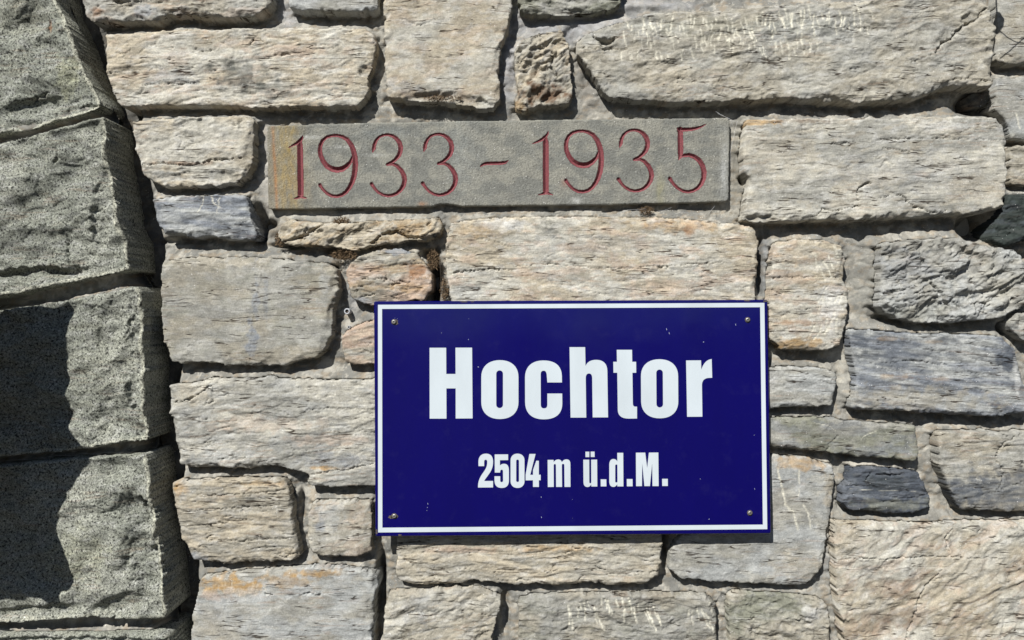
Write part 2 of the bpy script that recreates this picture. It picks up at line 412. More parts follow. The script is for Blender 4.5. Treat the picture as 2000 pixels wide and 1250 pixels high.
for i, (pts, h, kw) in enumerate(G):
    build_stone('granite_block', pts, h, 'granite', ('gr0', 'gr1', 'olive', .3) if 'gr0' in C else ('olive', 'olive'), seed=900+i*13, parent=portal, amp=.9, bev=5, rough=1.6, **kw)

S = []
def st(pts, h, style, pal, ang=0, **k): S.append((pts, h, style, pal, ang, k))
st([(155,-50),(158,0),(165,30),(180,42),(240,41),(275,39),(305,43),(320,31),(362,26),(413,33),(450,35),(500,30),(520,20),(530,0),(532,-50)],26,'rough',('grey','warmgrey','pink',.3),stains=[(190,25,18,10,'rust',.5),(280,20,30,15,'bluegrey',.5)])
st([(560,-50),(561,5),(566,15),(590,19),(660,22),(728,23),(738,17),(741,-50)],24,'flat',('silver','grey'))
st([(204,66),(272,62),(352,56),(430,56),(500,54),(580,53),(641,52),(715,54),(731,66),(735,96),(730,122),(716,150),(720,175),(708,198),(690,206),(641,208),(586,206),(500,209),(400,206),(288,206),(232,206),(218,180),(208,144),(205,100)],24,'layered',('pale','cream','pink',.35),.03,
   stains=[(470,148,60,30,'smoke',.62),(250,80,40,20,'cream',.5),(560,100,70,14,'pink',.5),(330,150,60,16,'bluegrey',.35),(525,172,45,16,'smoke',.5)],
   cracks=[([(230,140),(208,143)],2,4),([(268,166),(330,163),(390,160)],1.6,3),([(378,100),(430,97)],2,3),([(533,108),(566,105)],3,3)],dents=[(716,142,12,16,8,0)])
st([(747,-50),(748,0),(750,96),(751,160),(755,186),(790,196),(850,197),(900,204),(945,213),(962,210),(979,192),(977,173),(974,128),(980,90),(993,58),(1000,16),(1000,-50)],27,'bushed',('pale','cream','pink',.25),.05,bev=13,
   dents=[(835,192,55,12,9,.15),(930,205,50,14,8,-.2)],stains=[(790,170,40,12,'bluegrey',.35),(940,140,20,50,'warmgrey',.4),(840,185,60,8,'brown',.45)],cracks=[([(780,34),(800,44),(820,50),(855,38)],1.6,2.5)])
st([(1008,-50),(1012,15),(1022,25),(1090,30),(1144,27),(1198,18),(1214,6),(1216,-50)],24,'rough',('olive','grey','olive',.3))
st([(1019,77),(1058,62),(1094,58),(1109,83),(1113,106),(1115,150),(1121,186),(1112,202),(1060,206),(1020,216),(1004,211),(1010,173),(1004,122),(1007,96)],22,'broken',('warmgrey','cream','grey',.5),.7,bev=12,
   stains=[(1065,180,55,22,'brown',.9),(1090,130,18,30,'grey',.6),(1010,205,16,14,'ochre',.5)],dents=[(1075,180,50,20,12,.4)],cracks=[([(1082,105),(1078,130),(1090,150)],3,5)],amp=1.1)
st([(1126,80),(1150,61),(1224,37),(1278,22),(1416,18),(1500,10),(1580,5),(1686,2),(1720,-6),(1760,-34),(1900,-34),(1929,6),(1942,32),(1945,80),(1943,112),(1938,144),(1941,160),(1936,170),(1905,172),(1880,168),(1852,170),(1817,181),(1798,190),(1708,200),(1612,197),(1532,192),(1416,197),(1320,199),(1243,193),(1192,189),(1178,178),(1154,138),(1128,102)],28,'rough',('grey','warmgrey','pale',.5),.06,bev=11,amp=.85,
   cracks=[([(1926,16),(1905,40),(1885,48),(1868,62),(1858,76),(1840,84),(1825,104)],4,9),([(1820,108),(1795,115),(1780,120)],1.6,3),([(1500,50),(1600,52),(1720,56),(1860,60)],1.2,1.6),([(1160,70),(1185,82),(1205,72)],6,10),([(1130,92),(1180,95),(1225,95)],2,4),([(1840,160),(1880,152),(1938,160)],2,4)],
   dents=[(1895,36,22,12,7,.6),(1183,80,14,8,9,0),(1285,130,50,12,5,.1)],
   marks=vstrokes(1225,1500,20,58,34,22,.05,seed=3)+vstrokes(1500,1700,8,46,26,24,.12,seed=4)+vstrokes(1210,1440,58,110,34,20,.12,lt=.85,seed=5)+vstrokes(1440,1600,55,95,20,22,.1,lt=.8,seed=6),
   stains=[(1350,90,160,30,'warmgrey',.6),(1330,150,140,20,'cream',.4),(1560,60,120,24,'silver',.4),(1430,50,200,20,'olive',.35),(1800,80,100,30,'grey',.5)])
st([(1886,192),(1902,180),(1938,178),(1941,190),(1925,208),(1892,210)],-3,'broken',('brown','smoke','warmgrey',.3),.3,bev=4)
st([(1946,-50),(1947,60),(1945,117),(1975,126),(2000,122),(2080,122),(2080,-50)],20,'flat',('grey','warmgrey'))
st([(1947,152),(2000,149),(2080,148),(2080,274),(2000,273),(1976,271),(1972,250),(1960,226),(1942,212)],15,'flat',('grey','silver'),marks=[([(1984,222),(1988,235),(1992,250)],2.2,.6,.8)])
st([(1459,231),(1554,230),(1640,229),(1726,230),(1800,227),(1872,225),(1949,229),(1963,246),(1970,277),(1965,300),(1970,334),(1968,373),(1961,405),(1918,416),(1845,421),(1746,427),(1669,430),(1592,430),(1500,434),(1452,430),(1450,424),(1458,392),(1464,350),(1453,334),(1452,277),(1458,250)],30,'layered',('pale','grey','cream',.4),.03,bev=8,amp=.8,
   cracks=[([(1675,370),(1690,360),(1700,357)],4,7),([(1675,370),(1676,402),(1650,408),(1625,412),(1608,407),(1594,424)],1.6,5),([(1716,387),(1738,381),(1758,381),(1785,404),(1820,415),(1850,412)],1.6,5),([(1622,281),(1650,278),(1670,279)],2.2,3.5),([(1726,289),(1752,292),(1778,296)],2,3.5),([(1710,273),(1780,269),(1860,270),(1965,274)],1.3,3),([(1515,400),(1512,370),(1510,290)],.9,1.0)],
   dents=[(1452,355,14,12,14,.3),(1480,428,36,8,8,0)],stains=[(1480,238,50,7,'ochre',.8),(1560,236,60,5,'brown',.5),(1500,300,60,60,'cream',.35),(1760,340,150,40,'bluegrey',.22),(1850,245,60,10,'white',.4),(1900,370,60,30,'cream',.4)])
st([(1976,284),(2080,282),(2080,364),(1976,360),(1973,322)],18,'layered',('cream','warmgrey'))
st([(1974,380),(2080,373),(2080,470),(2000,468),(1975,480),(1947,481),(1938,466),(1949,432),(1963,406)],24,'rough',('dark','dark','slate',.35),.2)
st([(1515,473),(1554,466),(1615,469),(1648,480),(1653,507),(1650,546),(1660,569),(1657,615),(1651,642),(1642,675),(1606,686),(1530,682),(1504,664),(1502,645),(1504,565),(1507,526),(1511,492)],27,'layered',('cream','pale','pink',.45),.04,bev=9,
   marks=vstrokes(1590,1648,475,520,7,30,.5,seed=11)+vstrokes(1590,1650,560,640,14,24,-.3,lt=.7,seed=12),cracks=[([(1510,543),(1560,541),(1650,541)],1.5,3)],stains=[(1560,670,60,12,'ochre',.65),(1560,630,50,6,'rust',.45),(1625,600,30,50,'white',.5),(1540,500,30,20,'ochre',.25)])
st([(1724,474),(1792,467),(1880,463),(1936,481),(1984,486),(2000,500),(2012,540),(2008,590),(2000,602),(1957,623),(1842,631),(1780,628),(1734,612),(1716,595),(1722,560),(1724,526),(1723,500)],34,'broken',('grey','silver','warmgrey',.4),.35,bev=12,amp=1.0,
   cracks=[([(1722,574),(1780,573),(1835,570),(1838,630)],1.7,5),([(1822,552),(1838,575),(1850,595)],5,9),([(1898,594),(1920,590),(1945,600)],3,6),([(1800,480),(1802,545)],1.4,3)],dents=[(1880,490,50,8,6,-.4),(1860,600,40,10,6,-.2)],stains=[(1770,520,60,40,'bluegrey',.4),(1800,610,80,20,'olive',.3),(1930,560,60,40,'pale',.4)])
st([(1977,622),(2010,608),(2080,605),(2080,680),(2000,663),(1981,649),(1973,634)],24,'rough',('silver','grey'))
st([(1657,643),(1713,645),(1810,652),(1913,653),(1962,660),(1984,680),(1990,710),(2000,742),(2024,800),(2000,807),(1959,814),(1879,811),(1780,805),(1666,800),(1663,786),(1671,766),(1674,733),(1666,700),(1661,667)],30,'slate',('bluegrey','silver','slate',.55),-.05,bev=7,amp=1.25,
   stains=[(1760,690,110,40,'slate',.42),(1965,705,22,20,'slate',.9),(1740,662,30,4,'ochre',.25),(1820,668,24,4,'ochre',.22),(1750,735,34,5,'ochre',.25),(1830,740,34,4,'ochre',.22),(1780,780,160,24,'warmgrey',.6),(1985,740,6,40,'white',.4)],cracks=[([(1720,710),(1780,705),(1850,712)],1.6,3)])
st([(1420,716),(1505,716),(1590,716),(1623,723),(1638,736),(1636,753),(1630,766),(1628,790),(1580,796),(1540,796),(1505,800),(1420,800)],24,'fine',('grey','silver'),.03)
st([(1420,817),(1505,817),(1630,817),(1663,823),(1746,828),(1790,831),(1795,866),(1793,896),(1786,903),(1713,894),(1630,886),(1505,873),(1420,866)],22,'flat',('grey','olive','bluegrey',.4),-.04,cracks=[([(1640,850),(1622,866),(1614,884)],1.4,3)],stains=[(1640,850,130,26,'smoke',.28),(1720,880,70,12,'bluegrey',.4)],
   marks=[([(1590,826),(1620,832),(1634,842)],1,.4,.5),([(1680,860),(1690,850),(1712,842)],1,.4,.5)])
st([(1834,844),(1896,841),(1973,845),(2000,842),(2080,842),(2080,1000),(1963,1000),(1913,998),(1876,994),(1860,968),(1848,940),(1836,905),(1832,870)],28,'fine',('grey','warmgrey'),.03,bev=7,
   stains=[(1960,965,130,50,'slate',.62),(1880,960,50,40,'slate',.55)],cracks=[([(1995,848),(1960,865),(1945,895),(1962,920),(1950,960)],2,5)])
st([(1660,915),(1713,913),(1756,918),(1795,921),(1799,936),(1813,956),(1820,976),(1817,992),(1796,1001),(1746,1003),(1656,996),(1644,980),(1643,958),(1655,940)],22,'slate',('slate','slate','bluegrey',.4),.02,bev=6,amp=1.1,stains=[(1725,940,60,20,'dark',.35),(1740,985,80,12,'olive',.5)],cracks=[([(1690,940),(1700,925),(1745,928),(1775,925)],2.4,4),([(1740,970),(1770,976),(1815,966)],1.4,3)],marks=[([(1660,955),(1720,958),(1790,960)],.8,.2,.4)])
st([(1420,892),(1506,890),(1576,893),(1625,908),(1632,927),(1629,962),(1624,994),(1619,1023),(1614,1068),(1608,1104),(1590,1134),(1560,1145),(1480,1141),(1400,1138),(1330,1132),(1307,1111),(1306,1080),(1325,1054),(1350,1030),(1400,1000)],17,'bushed',('silver','grey','pale',.5),.0,bev=10,amp=.8,
   stains=[(1570,905,60,16,'ochre',.55),(1618,960,16,40,'cream',.7),(1560,1110,60,25,'cream',.4)],
   marks=[([(1518,915),(1527,950),(1534,985),(1545,998)],3,1.4,.9),([(1548,995),(1556,1025),(1560,1035)],3,1.2,.8),([(1559,918),(1561,945)],2.2,1,.75),([(1561,955),(1560,968)],2,.8,.6),([(1568,985),(1580,1005),(1584,1030)],2.4,1,.7)])
st([(772,1020),(900,1018),(1100,1018),(1293,1018),(1295,1050),(1293,1085),(1287,1124),(1260,1141),(1190,1144),(1158,1139),(1120,1143),(1078,1144),(1050,1139),(1008,1144),(945,1136),(917,1136),(903,1141),(850,1143),(801,1143),(779,1134),(772,1120),(774,1085)],19,'fine',('cream','warmgrey','pale',.4),-.06,bev=7,amp=1.35,stains=[(900,1074,70,8,'pink',.6),(1080,1072,90,7,'ochre',.4),(1180,1110,80,24,'pale',.4)])
st([(1633,1021),(1700,1021),(1800,1025),(1900,1021),(2000,1020),(2080,1020),(2080,1330),(1662,1330),(1652,1250),(1641,1200),(1635,1138)],33,'broken',('pale','cream','pink',.4),.55,bev=24,amp=.5,
   stains=[(1740,1150,60,20,'brown',.42),(1680,1060,60,20,'warmgrey',.5),(1760,1210,60,20,'brown',.35),(1700,1230,70,20,'rust',.22),(1900,1110,80,40,'pale',.5)],cracks=[([(1650,1092),(1760,1090),(1850,1088),(1960,1091)],1.5,4),([(1866,1032),(1850,1050),(1855,1085)],2.4,5),([(1780,1028),(1790,1036),(1870,1030),(1900,1038),(1990,1040)],1.6,3),([(1840,1115),(1800,1160),(1790,1200),(1768,1250)],2.5,5)],dents=[(1880,1060,26,26,6,.5)])
st([(1421,1168),(1435,1155),(1480,1160),(1550,1163),(1600,1170),(1618,1183),(1622,1202),(1622,1330),(1426,1330),(1424,1230)],15,'rough',('warmgrey','olive','pale',.4),-.1,dents=[(1560,1225,36,14,6,-.4)],stains=[(1590,1200,30,22,'white',.5)])
st([(1015,1170),(1050,1164),(1120,1162),(1242,1160),(1382,1162),(1396,1176),(1401,1207),(1400,1330),(1013,1330),(1011,1197)],15,'rough',('grey','warmgrey','olive',.3),-.03,amp=.8,marks=vstrokes(1105,1200,1168,1195,12,34,.28,seed=21)+vstrokes(1200,1290,1165,1200,11,32,.2,seed=22)+vstrokes(1340,1390,1170,1205,6,30,.15,seed=23))
st([(758,1156),(875,1151),(924,1147),(952,1155),(979,1169),(976,1190),(969,1211),(962,1250),(955,1330),(742,1330),(745,1250),(752,1190)],18,'rough',('warmgrey','pale','cream',.4),.12,stains=[(820,1190,30,30,'bluegrey',.35)],amp=.8)
st([(394,1127),(474,1118),(538,1113),(602,1108),(666,1109),(730,1116),(737,1128),(733,1170),(727,1250),(720,1330),(365,1330),(370,1250),(374,1202),(380,1176),(389,1140)],24,'flat',('silver','grey','warmgrey',.35),.06,bev=10,
   stains=[(450,1145,70,22,'ochre',.75),(560,1135,70,14,'ochre',.4),(620,1120,60,8,'ochre',.7),(420,1165,40,9,'rust',.5),(460,1165,70,14,'white',.4),(430,1225,60,40,'cream',.25)],cracks=[([(515,1158),(530,1161)],3,6),([(585,1162),(605,1159),(625,1163)],2.5,4)],marks=vstrokes(430,520,1130,1165,9,20,0,wd=1.2,lt=.45,seed=31))
st([(335,942),(404,937),(474,934),(552,935),(560,950),(571,978),(574,1026),(583,1058),(584,1086),(570,1096),(522,1097),(448,1100),(404,1098),(378,1096),(368,1074),(352,1048),(343,1004),(336,962)],24,'fine',('cream','warmgrey','grey',.35),.09,bev=8,amp=1.5,
   cracks=[([(400,968),(470,965),(555,958)],1.7,3.5),([(345,1000),(400,996),(470,992),(556,984)],1.7,3.5),([(346,1030),(400,1026),(480,1015)],1.5,3),([(400,1054),(470,1056),(575,1050)],1.8,3),([(560,1090),(575,1070),(583,1058)],2,4)],stains=[(350,955,22,14,'ochre',.75),(375,950,30,20,'silver',.4),(520,945,40,7,'ochre',.4),(385,1090,22,10,'bluegrey',.6),(470,975,50,6,'smoke',.3)])
st([(612,981),(650,978),(722,981),(727,1004),(725,1042),(726,1078),(698,1088),(634,1087),(612,1086),(604,1074),(600,1042),(600,1004)],22,'bushed',('pale','warmgrey','pink',.35),.2,bev=9,stains=[(640,1010,28,26,'silver',.6),(622,1025,12,20,'bluegrey',.5),(700,1010,16,22,'pink',.25)])
st([(330,753),(370,749),(416,738),(538,739),(640,742),(730,743),(800,745),(800,945),(730,950),(660,953),(607,950),(597,941),(602,930),(564,915),(525,911),(480,915),(429,914),(380,913),(353,908),(346,880),(338,830),(332,790)],24,'layered',('grey','pale','silver',.4),.03,bev=8,amp=.95,
   cracks=[([(335,787),(370,780),(395,765),(412,752)],2,5),([(416,738),(418,800)],1.2,2),([(590,930),(620,925),(680,918),(730,905)],2,4),([(566,866),(570,878)],2,4),([(600,800),(660,797),(730,800)],1.4,2.5)],stains=[(380,770,45,20,'cream',.5),(520,830,120,16,'pink',.3),(640,860,90,12,'pink',.35),(660,900,70,20,'bluegrey',.5),(430,890,80,16,'silver',.5),(635,915,30,5,'ochre',.6)])
st([(314,512),(345,503),(410,502),(506,502),(557,507),(634,512),(658,524),(662,560),(652,600),(646,650),(632,686),(618,699),(586,703),(557,714),(490,714),(442,713),(394,708),(332,707),(324,682),(314,640),(312,560)],23,'flat',('grey','warmgrey','olive',.3),.03,bev=12,amp=.8,
   cracks=[([(510,510),(507,548),(497,590),(490,640),(484,712)],1.6,-1.2),([(558,515),(559,540)],1.2,3),([(364,677),(390,672),(404,665)],1.2,2),([(660,530),(645,522),(625,522)],1.5,3)],
   stains=[(492,660,12,50,'bluegrey',.7),(500,590,7,60,'bluegrey',.6),(520,580,6,40,'bluegrey',.4),(634,560,12,40,'silver',.5),(400,560,80,30,'warmgrey',.3)])
st([(296,389),(352,381),(480,380),(487,400),(492,432),(502,461),(498,468),(442,468),(410,461),(378,465),(362,458),(318,457),(305,430)],25,'slate',('bluegrey','silver','slate',.45),.02,bev=7,amp=1.2,stains=[(330,420,30,25,'silver',.6),(385,452,20,9,'silver',.4),(450,450,50,14,'slate',.4)],marks=[([(398,383),(395,400),(386,415)],1.6,.5,.7),([(412,381),(418,398),(430,405)],1.8,.5,.8),([(428,384),(426,400),(424,416)],1.4,.5,.6)])
st([(256,239),(290,232),(384,228),(458,225),(492,228),(495,270),(491,320),(479,345),(464,355),(432,358),(384,364),(320,365),(300,356),(275,340),(273,318),(263,288)],26,'rough',('cream','pale','warmgrey',.35),.04,bev=12,amp=.7,
   cracks=[([(275,323),(320,318),(365,322),(420,311),(470,310)],2.4,6),([(470,232),(455,250)],2,3)],dents=[(470,240,16,14,6,.5),(400,345,70,12,5,0)],stains=[(360,318,60,4,'rust',.5),(320,345,50,14,'silver',.5),(385,330,30,18,'grey',.4),(480,290,12,50,'warmgrey',.5),(430,340,30,10,'smoke',.35)])
st([(538,454),(548,436),(567,429),(610,432),(660,436),(756,429),(820,428),(857,424),(866,441),(862,454),(833,470),(801,470),(756,476),(730,479),(692,489),(654,482),(618,479),(574,478),(551,473),(540,462)],22,'broken',('cream','cream','ochre',.3),.38,bev=9,amp=1.0,
   cracks=[([(555,470),(585,465),(610,450),(640,434)],5,9),([(725,475),(745,458),(770,452),(800,464),(835,466),(862,452)],5,9),([(595,455),(600,448),(585,440)],3,5),([(820,445),(845,432)],2,4)],stains=[(800,445,40,14,'ochre',.4),(855,460,12,12,'smoke',.7)])
st([(675,534),(682,516),(697,503),(724,490),(772,485),(812,492),(835,520),(844,540),(844,568),(826,584),(788,589),(724,597),(708,593),(686,582),(679,560)],20,'layered',('warmgrey','pink','ochre',.3),.12,bev=10,amp=1.2,
   stains=[(815,530,28,16,'rust',.7),(780,490,36,8,'bluegrey',.8),(735,510,22,16,'grey',.5),(750,550,40,10,'grey',.4),(710,588,28,10,'bluegrey',.6),(800,560,30,10,'ochre',.5)],cracks=[([(706,546),(750,545),(800,552)],1.8,4),([(690,582),(730,575)],1.8,4)])
st([(667,657),(690,637),(740,621),(800,620),(800,712),(730,712),(690,711),(673,707),(669,684)],20,'fine',('pink','warmgrey','cream',.4),.1,cracks=[([(700,682),(730,690)],1.6,3)])
st([(880,434),(920,427),(1000,423),(1140,422),(1300,425),(1380,431),(1440,437),(1473,444),(1482,470),(1480,520),(1476,580),(1476,660),(884,660),(880,585),(872,540),(870,500),(872,462)],19,'layered',('pale','cream','pink',.5),-.07,bev=8,amp=.85,
   cracks=[([(880,535),(905,530),(960,525),(1000,527)],2,4.5),([(925,466),(960,470),(1000,483)],1.4,2.5),([(1000,520),(1080,515),(1180,525),(1300,520),(1420,512)],1.3,2.5)],stains=[(1330,440,80,16,'ochre',.45),(1345,452,20,10,'rust',.5),(930,450,50,14,'ochre',.35),(980,440,50,14,'white',.5),(1055,440,22,10,'smoke',.55),(1075,455,20,8,'smoke',.4),(910,570,40,14,'silver',.5),(1300,560,80,16,'pink',.4),(1190,480,160,26,'silver',.3)],
   dents=[(1292,522,3,3,5,0),(1306,521,3,3,5,0)])
labels = {24: None}
LAB = {(296,389): 'small blue grey slate stone left of the inscription slab', (1660,915): 'small dark slate stone', (1657,643): 'long blue grey slate stone right of the sign',
       (1974,380): 'dark green black stone at the right edge', (538,454): 'narrow jagged cream stone under the slab', (675,534): 'rusty banded stone above the sign corner',
       (1019,77): 'small brown and cream stone on end', (1126,80): 'longest stone, with pale tooth chisel marks', (1633,1021): 'large pale rough stone in the lower right corner', (1886,192): 'small dark broken stone in a hole'}
for i, (pts, h, style, pal, ang, k) in enumerate(S):
    k['label'] = LAB.get(pts[0])
    build_stone('stone', pts, h, style, pal, ang=ang, seed=50+i*37, parent=wall, **k)

# -- stones just outside the frame, coarser
r = np.random.default_rng(3)
def extra(x0, x1, y0, y1):
    j = lambda: r.uniform(-7, 7)
    pts = [(x0+j(), y0+j()), ((x0+x1)/2, y0+j()), (x1+j(), y0+j()), (x1+j(), (y0+y1)/2), (x1+j(), y1+j()), ((x0+x1)/2, y1+j()), (x0+j(), y1+j()), (x0+j(), (y0+y1)/2)]
    pal = [('pale', 'cream'), ('grey', 'warmgrey'), ('cream', 'pink'), ('silver', 'grey'), ('bluegrey', 'grey')][r.integers(5)]
    build_stone('stone', pts, r.uniform(17, 28), ['layered', 'fine', 'rough', 'flat'][r.integers(4)], pal, seed=int(r.integers(9999)), parent=wall, step=5)
def course(xa, xb, y0, y1):
    x = xa
    while x < xb-60:
        wd = min(r.uniform(160, 420), xb-x)
        extra(x+10, x+wd-10, y0+10, y1-10); x += wd
for (y0, y1) in ((-330, -215), (-215, -65)): course(110, 2100, y0, y1)
for (y0, y1) in ((1345, 1470), (1470, 1600)): course(390, 2100, y0, y1)
for (y0, y1) in ((-330, -180), (-180, -20), (-20, 130), (130, 260), (260, 440), (440, 590), (590, 720), (720, 900), (900, 1050), (1050, 1250), (1250, 1420), (1420, 1600)): course(2095, 2560, y0, y1)

# ------------------------------------------------------------------ mortar
def axis(a, b, fa, fb, fine, coarse):
    return np.concatenate([np.arange(a, fa, coarse), np.arange(fa, fb, fine), np.arange(fb, b+coarse, coarse)])
gx = axis(-1420, 1560, -900, 1060, 2.6, 9); gz = axis(-980, 960, -665, 665, 2.6, 9)
X, Z = np.meshgrid(gx, gz); sh = X.shape
near = np.full(X.size, -1e3); lift = np.zeros(X.size); under = np.zeros(X.size); upG = np.zeros(X.size); nearG = np.full(X.size, -1e3)
Xf, Zf = X.ravel(), Z.ravel()
for P, h, style in STONES:
    x0, z0 = P.min(0)-34; x1, z1 = P.max(0)+34
    m = np.nonzero((Xf > x0) & (Xf < x1) & (Zf > z0) & (Zf < z1))[0]
    Q = resample(P, 9)
    s, nx, nz = sdf(Xf[m], Zf[m], Q)
    near[m] = np.maximum(near[m], s)
    if style == 'granite':
        upG[m] = np.where(s > nearG[m], smooth(.2, .8, (Zf[m]-nz)/(np.abs(s)+1e-6)), upG[m]); nearG[m] = np.maximum(nearG[m], s)
    else:
        up = (Zf[m]-nz)/(np.abs(s)+1e-6)       # +1 : above the stone
        left = (nx-Xf[m])/(np.abs(s)+1e-6)
        kk = np.clip(.04+.66*np.clip(up, 0, 1)+.25*np.clip(left, 0, 1), 0, .85)
        l_ = (h-3)*kk*np.exp(-(np.maximum(-s, 0)/15)**1.5)*(s < 0)
        lift[m] = np.maximum(lift[m], l_)
        under[m] = np.maximum(under[m], np.clip(-up+.3, 0, 1)*np.exp(-(np.maximum(-s, 0)/9)**2)*(s < 0))
Yh = -8+lift-7*under+fbm(Xf/60, Zf/60, 500, 3)*2.5+fbm(Xf/14, Zf/14, 501, 3)*.9+fbm(Xf/5, Zf/5, 502, 2)*.35
Yh += -2.5*smooth(.62, .9, ridge(Xf/55, Zf/40, 505, 2)-.3)
pits = [(1912,203,40,22,-40),(1905,447,26,26,-60),(1925,430,14,26,-50),(849,545,9,50,-60),(838,497,14,10,-45),(505,440,14,34,-50),(520,437,16,8,-40),
        (742,1190,9,90,-42),(745,1120,7,40,-30),(560,480,30,6,-20),(655,490,22,7,-26),(650,523,12,6,-30),(588,985,5,26,-18),(1485,520,5,60,-26),
        (1495,700,20,14,-6),(325,770,8,24,-20),(1298,1060,7,50,-34),(1150,150,14,30,-6),(985,1200,10,50,-16),(1455,352,8,9,-30),(1966,640,14,14,-30),(1990,500,20,10,-10),
        (1700,230,200,4,-4),(335,470,50,5,-16),(1720,620,14,6,-16),(1973,280,20,5,-30)]
for (a, b, rx, ry, dh) in pits:
    c = w2([(a, b)])[0]; Yh += dh*np.exp(-(((Xf-c[0])/rx)**2+((Zf-c[1])/ry)**2)**1.6)
for (a, b, rx, ry, dh) in [(1110,40,90,28,12),(990,130,12,70,8),(1060,200,60,14,6),(1700,640,60,12,8),(1690,560,26,70,6),(1650,750,14,40,8),(1240,12,90,10,14)]:
    c = w2([(a, b)])[0]; Yh += dh*np.exp(-(((Xf-c[0])/rx)**2+((Zf-c[1])/ry)**2))
xb = np.interp(-Zf, [-965, -625, -565, -495, -425, -397, -289, -247, -161, -97, -65, -5, 95, 210, 262, 366, 471, 575, 965], [-960, -861, -837, -814, -780, -764, -755, -747, -726, -718, -696, -693, -691, -683, -687, -674, -658, -647, -620])-9
isP = Xf < xb
# beside the granite the joint is raked deep
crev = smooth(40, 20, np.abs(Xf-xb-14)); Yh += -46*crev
YP = 24+15*np.exp(-(np.maximum(-nearG, 0)/7)**2)*upG+fbm(Xf/50, Zf/50, 520, 3)*4+fbm(Xf/12, Zf/12, 521, 4)*1.5
cols = np.zeros((Xf.size, 3)); a, b = np.array((.20, .196, .178)), np.array((.285, .275, .245))
f = smooth(-.3, .35, fbm(Xf/70, Zf/50, 530, 4))[:, None]; cols = a*(1-f)+b*f
f = smooth(.10, .125, fbm(Xf/42, Zf/26, 531, 5, .6))[:, None]*.6; cols = cols*(1-f)+np.array((.47, .44, .375))*f
f = smooth(.0, .3, fbm(Xf/22, Zf/34, 533, 4, .6))[:, None]*.62; cols = cols*(1-f)+np.array((.19, .18, .155))*f
f = smooth(.25, .5, fbm(Xf/25, Zf/12, 534, 4, .6))[:, None]*.4; cols = cols*(1-f)+np.array((.30, .225, .14))*f
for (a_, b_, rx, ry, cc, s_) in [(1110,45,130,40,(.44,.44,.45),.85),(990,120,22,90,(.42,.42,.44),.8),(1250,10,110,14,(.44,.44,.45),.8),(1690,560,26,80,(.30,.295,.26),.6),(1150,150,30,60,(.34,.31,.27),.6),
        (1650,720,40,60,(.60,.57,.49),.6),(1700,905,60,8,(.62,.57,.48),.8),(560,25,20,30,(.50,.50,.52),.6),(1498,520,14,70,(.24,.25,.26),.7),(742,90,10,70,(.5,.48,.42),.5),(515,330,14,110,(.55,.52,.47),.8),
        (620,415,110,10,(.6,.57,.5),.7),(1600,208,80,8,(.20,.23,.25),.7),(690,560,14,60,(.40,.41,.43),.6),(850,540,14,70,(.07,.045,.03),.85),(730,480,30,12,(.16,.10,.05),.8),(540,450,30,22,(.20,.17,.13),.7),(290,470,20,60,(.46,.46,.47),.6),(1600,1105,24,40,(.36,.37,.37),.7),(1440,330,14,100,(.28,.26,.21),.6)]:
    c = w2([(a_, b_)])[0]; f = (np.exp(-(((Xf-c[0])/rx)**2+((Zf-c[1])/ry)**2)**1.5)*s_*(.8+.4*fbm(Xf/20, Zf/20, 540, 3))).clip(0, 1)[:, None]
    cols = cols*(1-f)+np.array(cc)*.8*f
cols = cols*(1-.62*crev[:, None])  # shade of the crevice beside the granite painted into the mortar colour
def grid_mesh(name, mask, Y, parent, mat, c):
    mk = mask.reshape(sh); ok = mk[:-1, :-1] & mk[1:, :-1] & mk[:-1, 1:] & mk[1:, 1:]
    idx = np.arange(Xf.size).reshape(sh)
    F = np.stack([idx[:-1, :-1][ok], idx[:-1, 1:][ok], idx[1:, 1:][ok], idx[1:, :-1][ok]], 1)
    u = np.unique(F); rm = np.full(Xf.size, -1); rm[u] = np.arange(u.size)
    return meshobj(name, np.stack([Xf, -Y, Zf], 1)[u]/1000, rm[F], mat, parent, c[u].clip(.01, .85), origin=(0, 0, 0))
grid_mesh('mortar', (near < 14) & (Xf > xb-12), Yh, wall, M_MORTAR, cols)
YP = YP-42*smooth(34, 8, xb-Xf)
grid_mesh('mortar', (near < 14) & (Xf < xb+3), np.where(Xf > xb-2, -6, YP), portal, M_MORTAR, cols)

def box(name, x0, x1, y0, y1, z0, z1, mat, parent=None):
    V = [(x, y, z) for x in (x0, x1) for y in (y0, y1) for z in (z0, z1)]
    F = [(0, 1, 3, 2), (4, 6, 7, 5), (0, 4, 5, 1), (2, 3, 7, 6), (0, 2, 6, 4), (1, 5, 7, 3)]
    return meshobj(name, V, F, mat, parent, smoothf=False)
def flatcol(o, c):
    me = o.data; a = me.color_attributes.new('Col', 'FLOAT_COLOR', 'POINT')
    a.data.foreach_set('color', np.tile(np.array([*c, 1.0], np.float32), len(me.vertices)))
for nm, a_, b_, p_ in (('wall_core', -.62, 3.2, wall), ('surround_core', -3.0, -.622, portal)):
    flatcol(box(nm, a_, b_, .066, .5, -1.5, 2.4, M_MORTAR, p_), (.38, .36, .32))

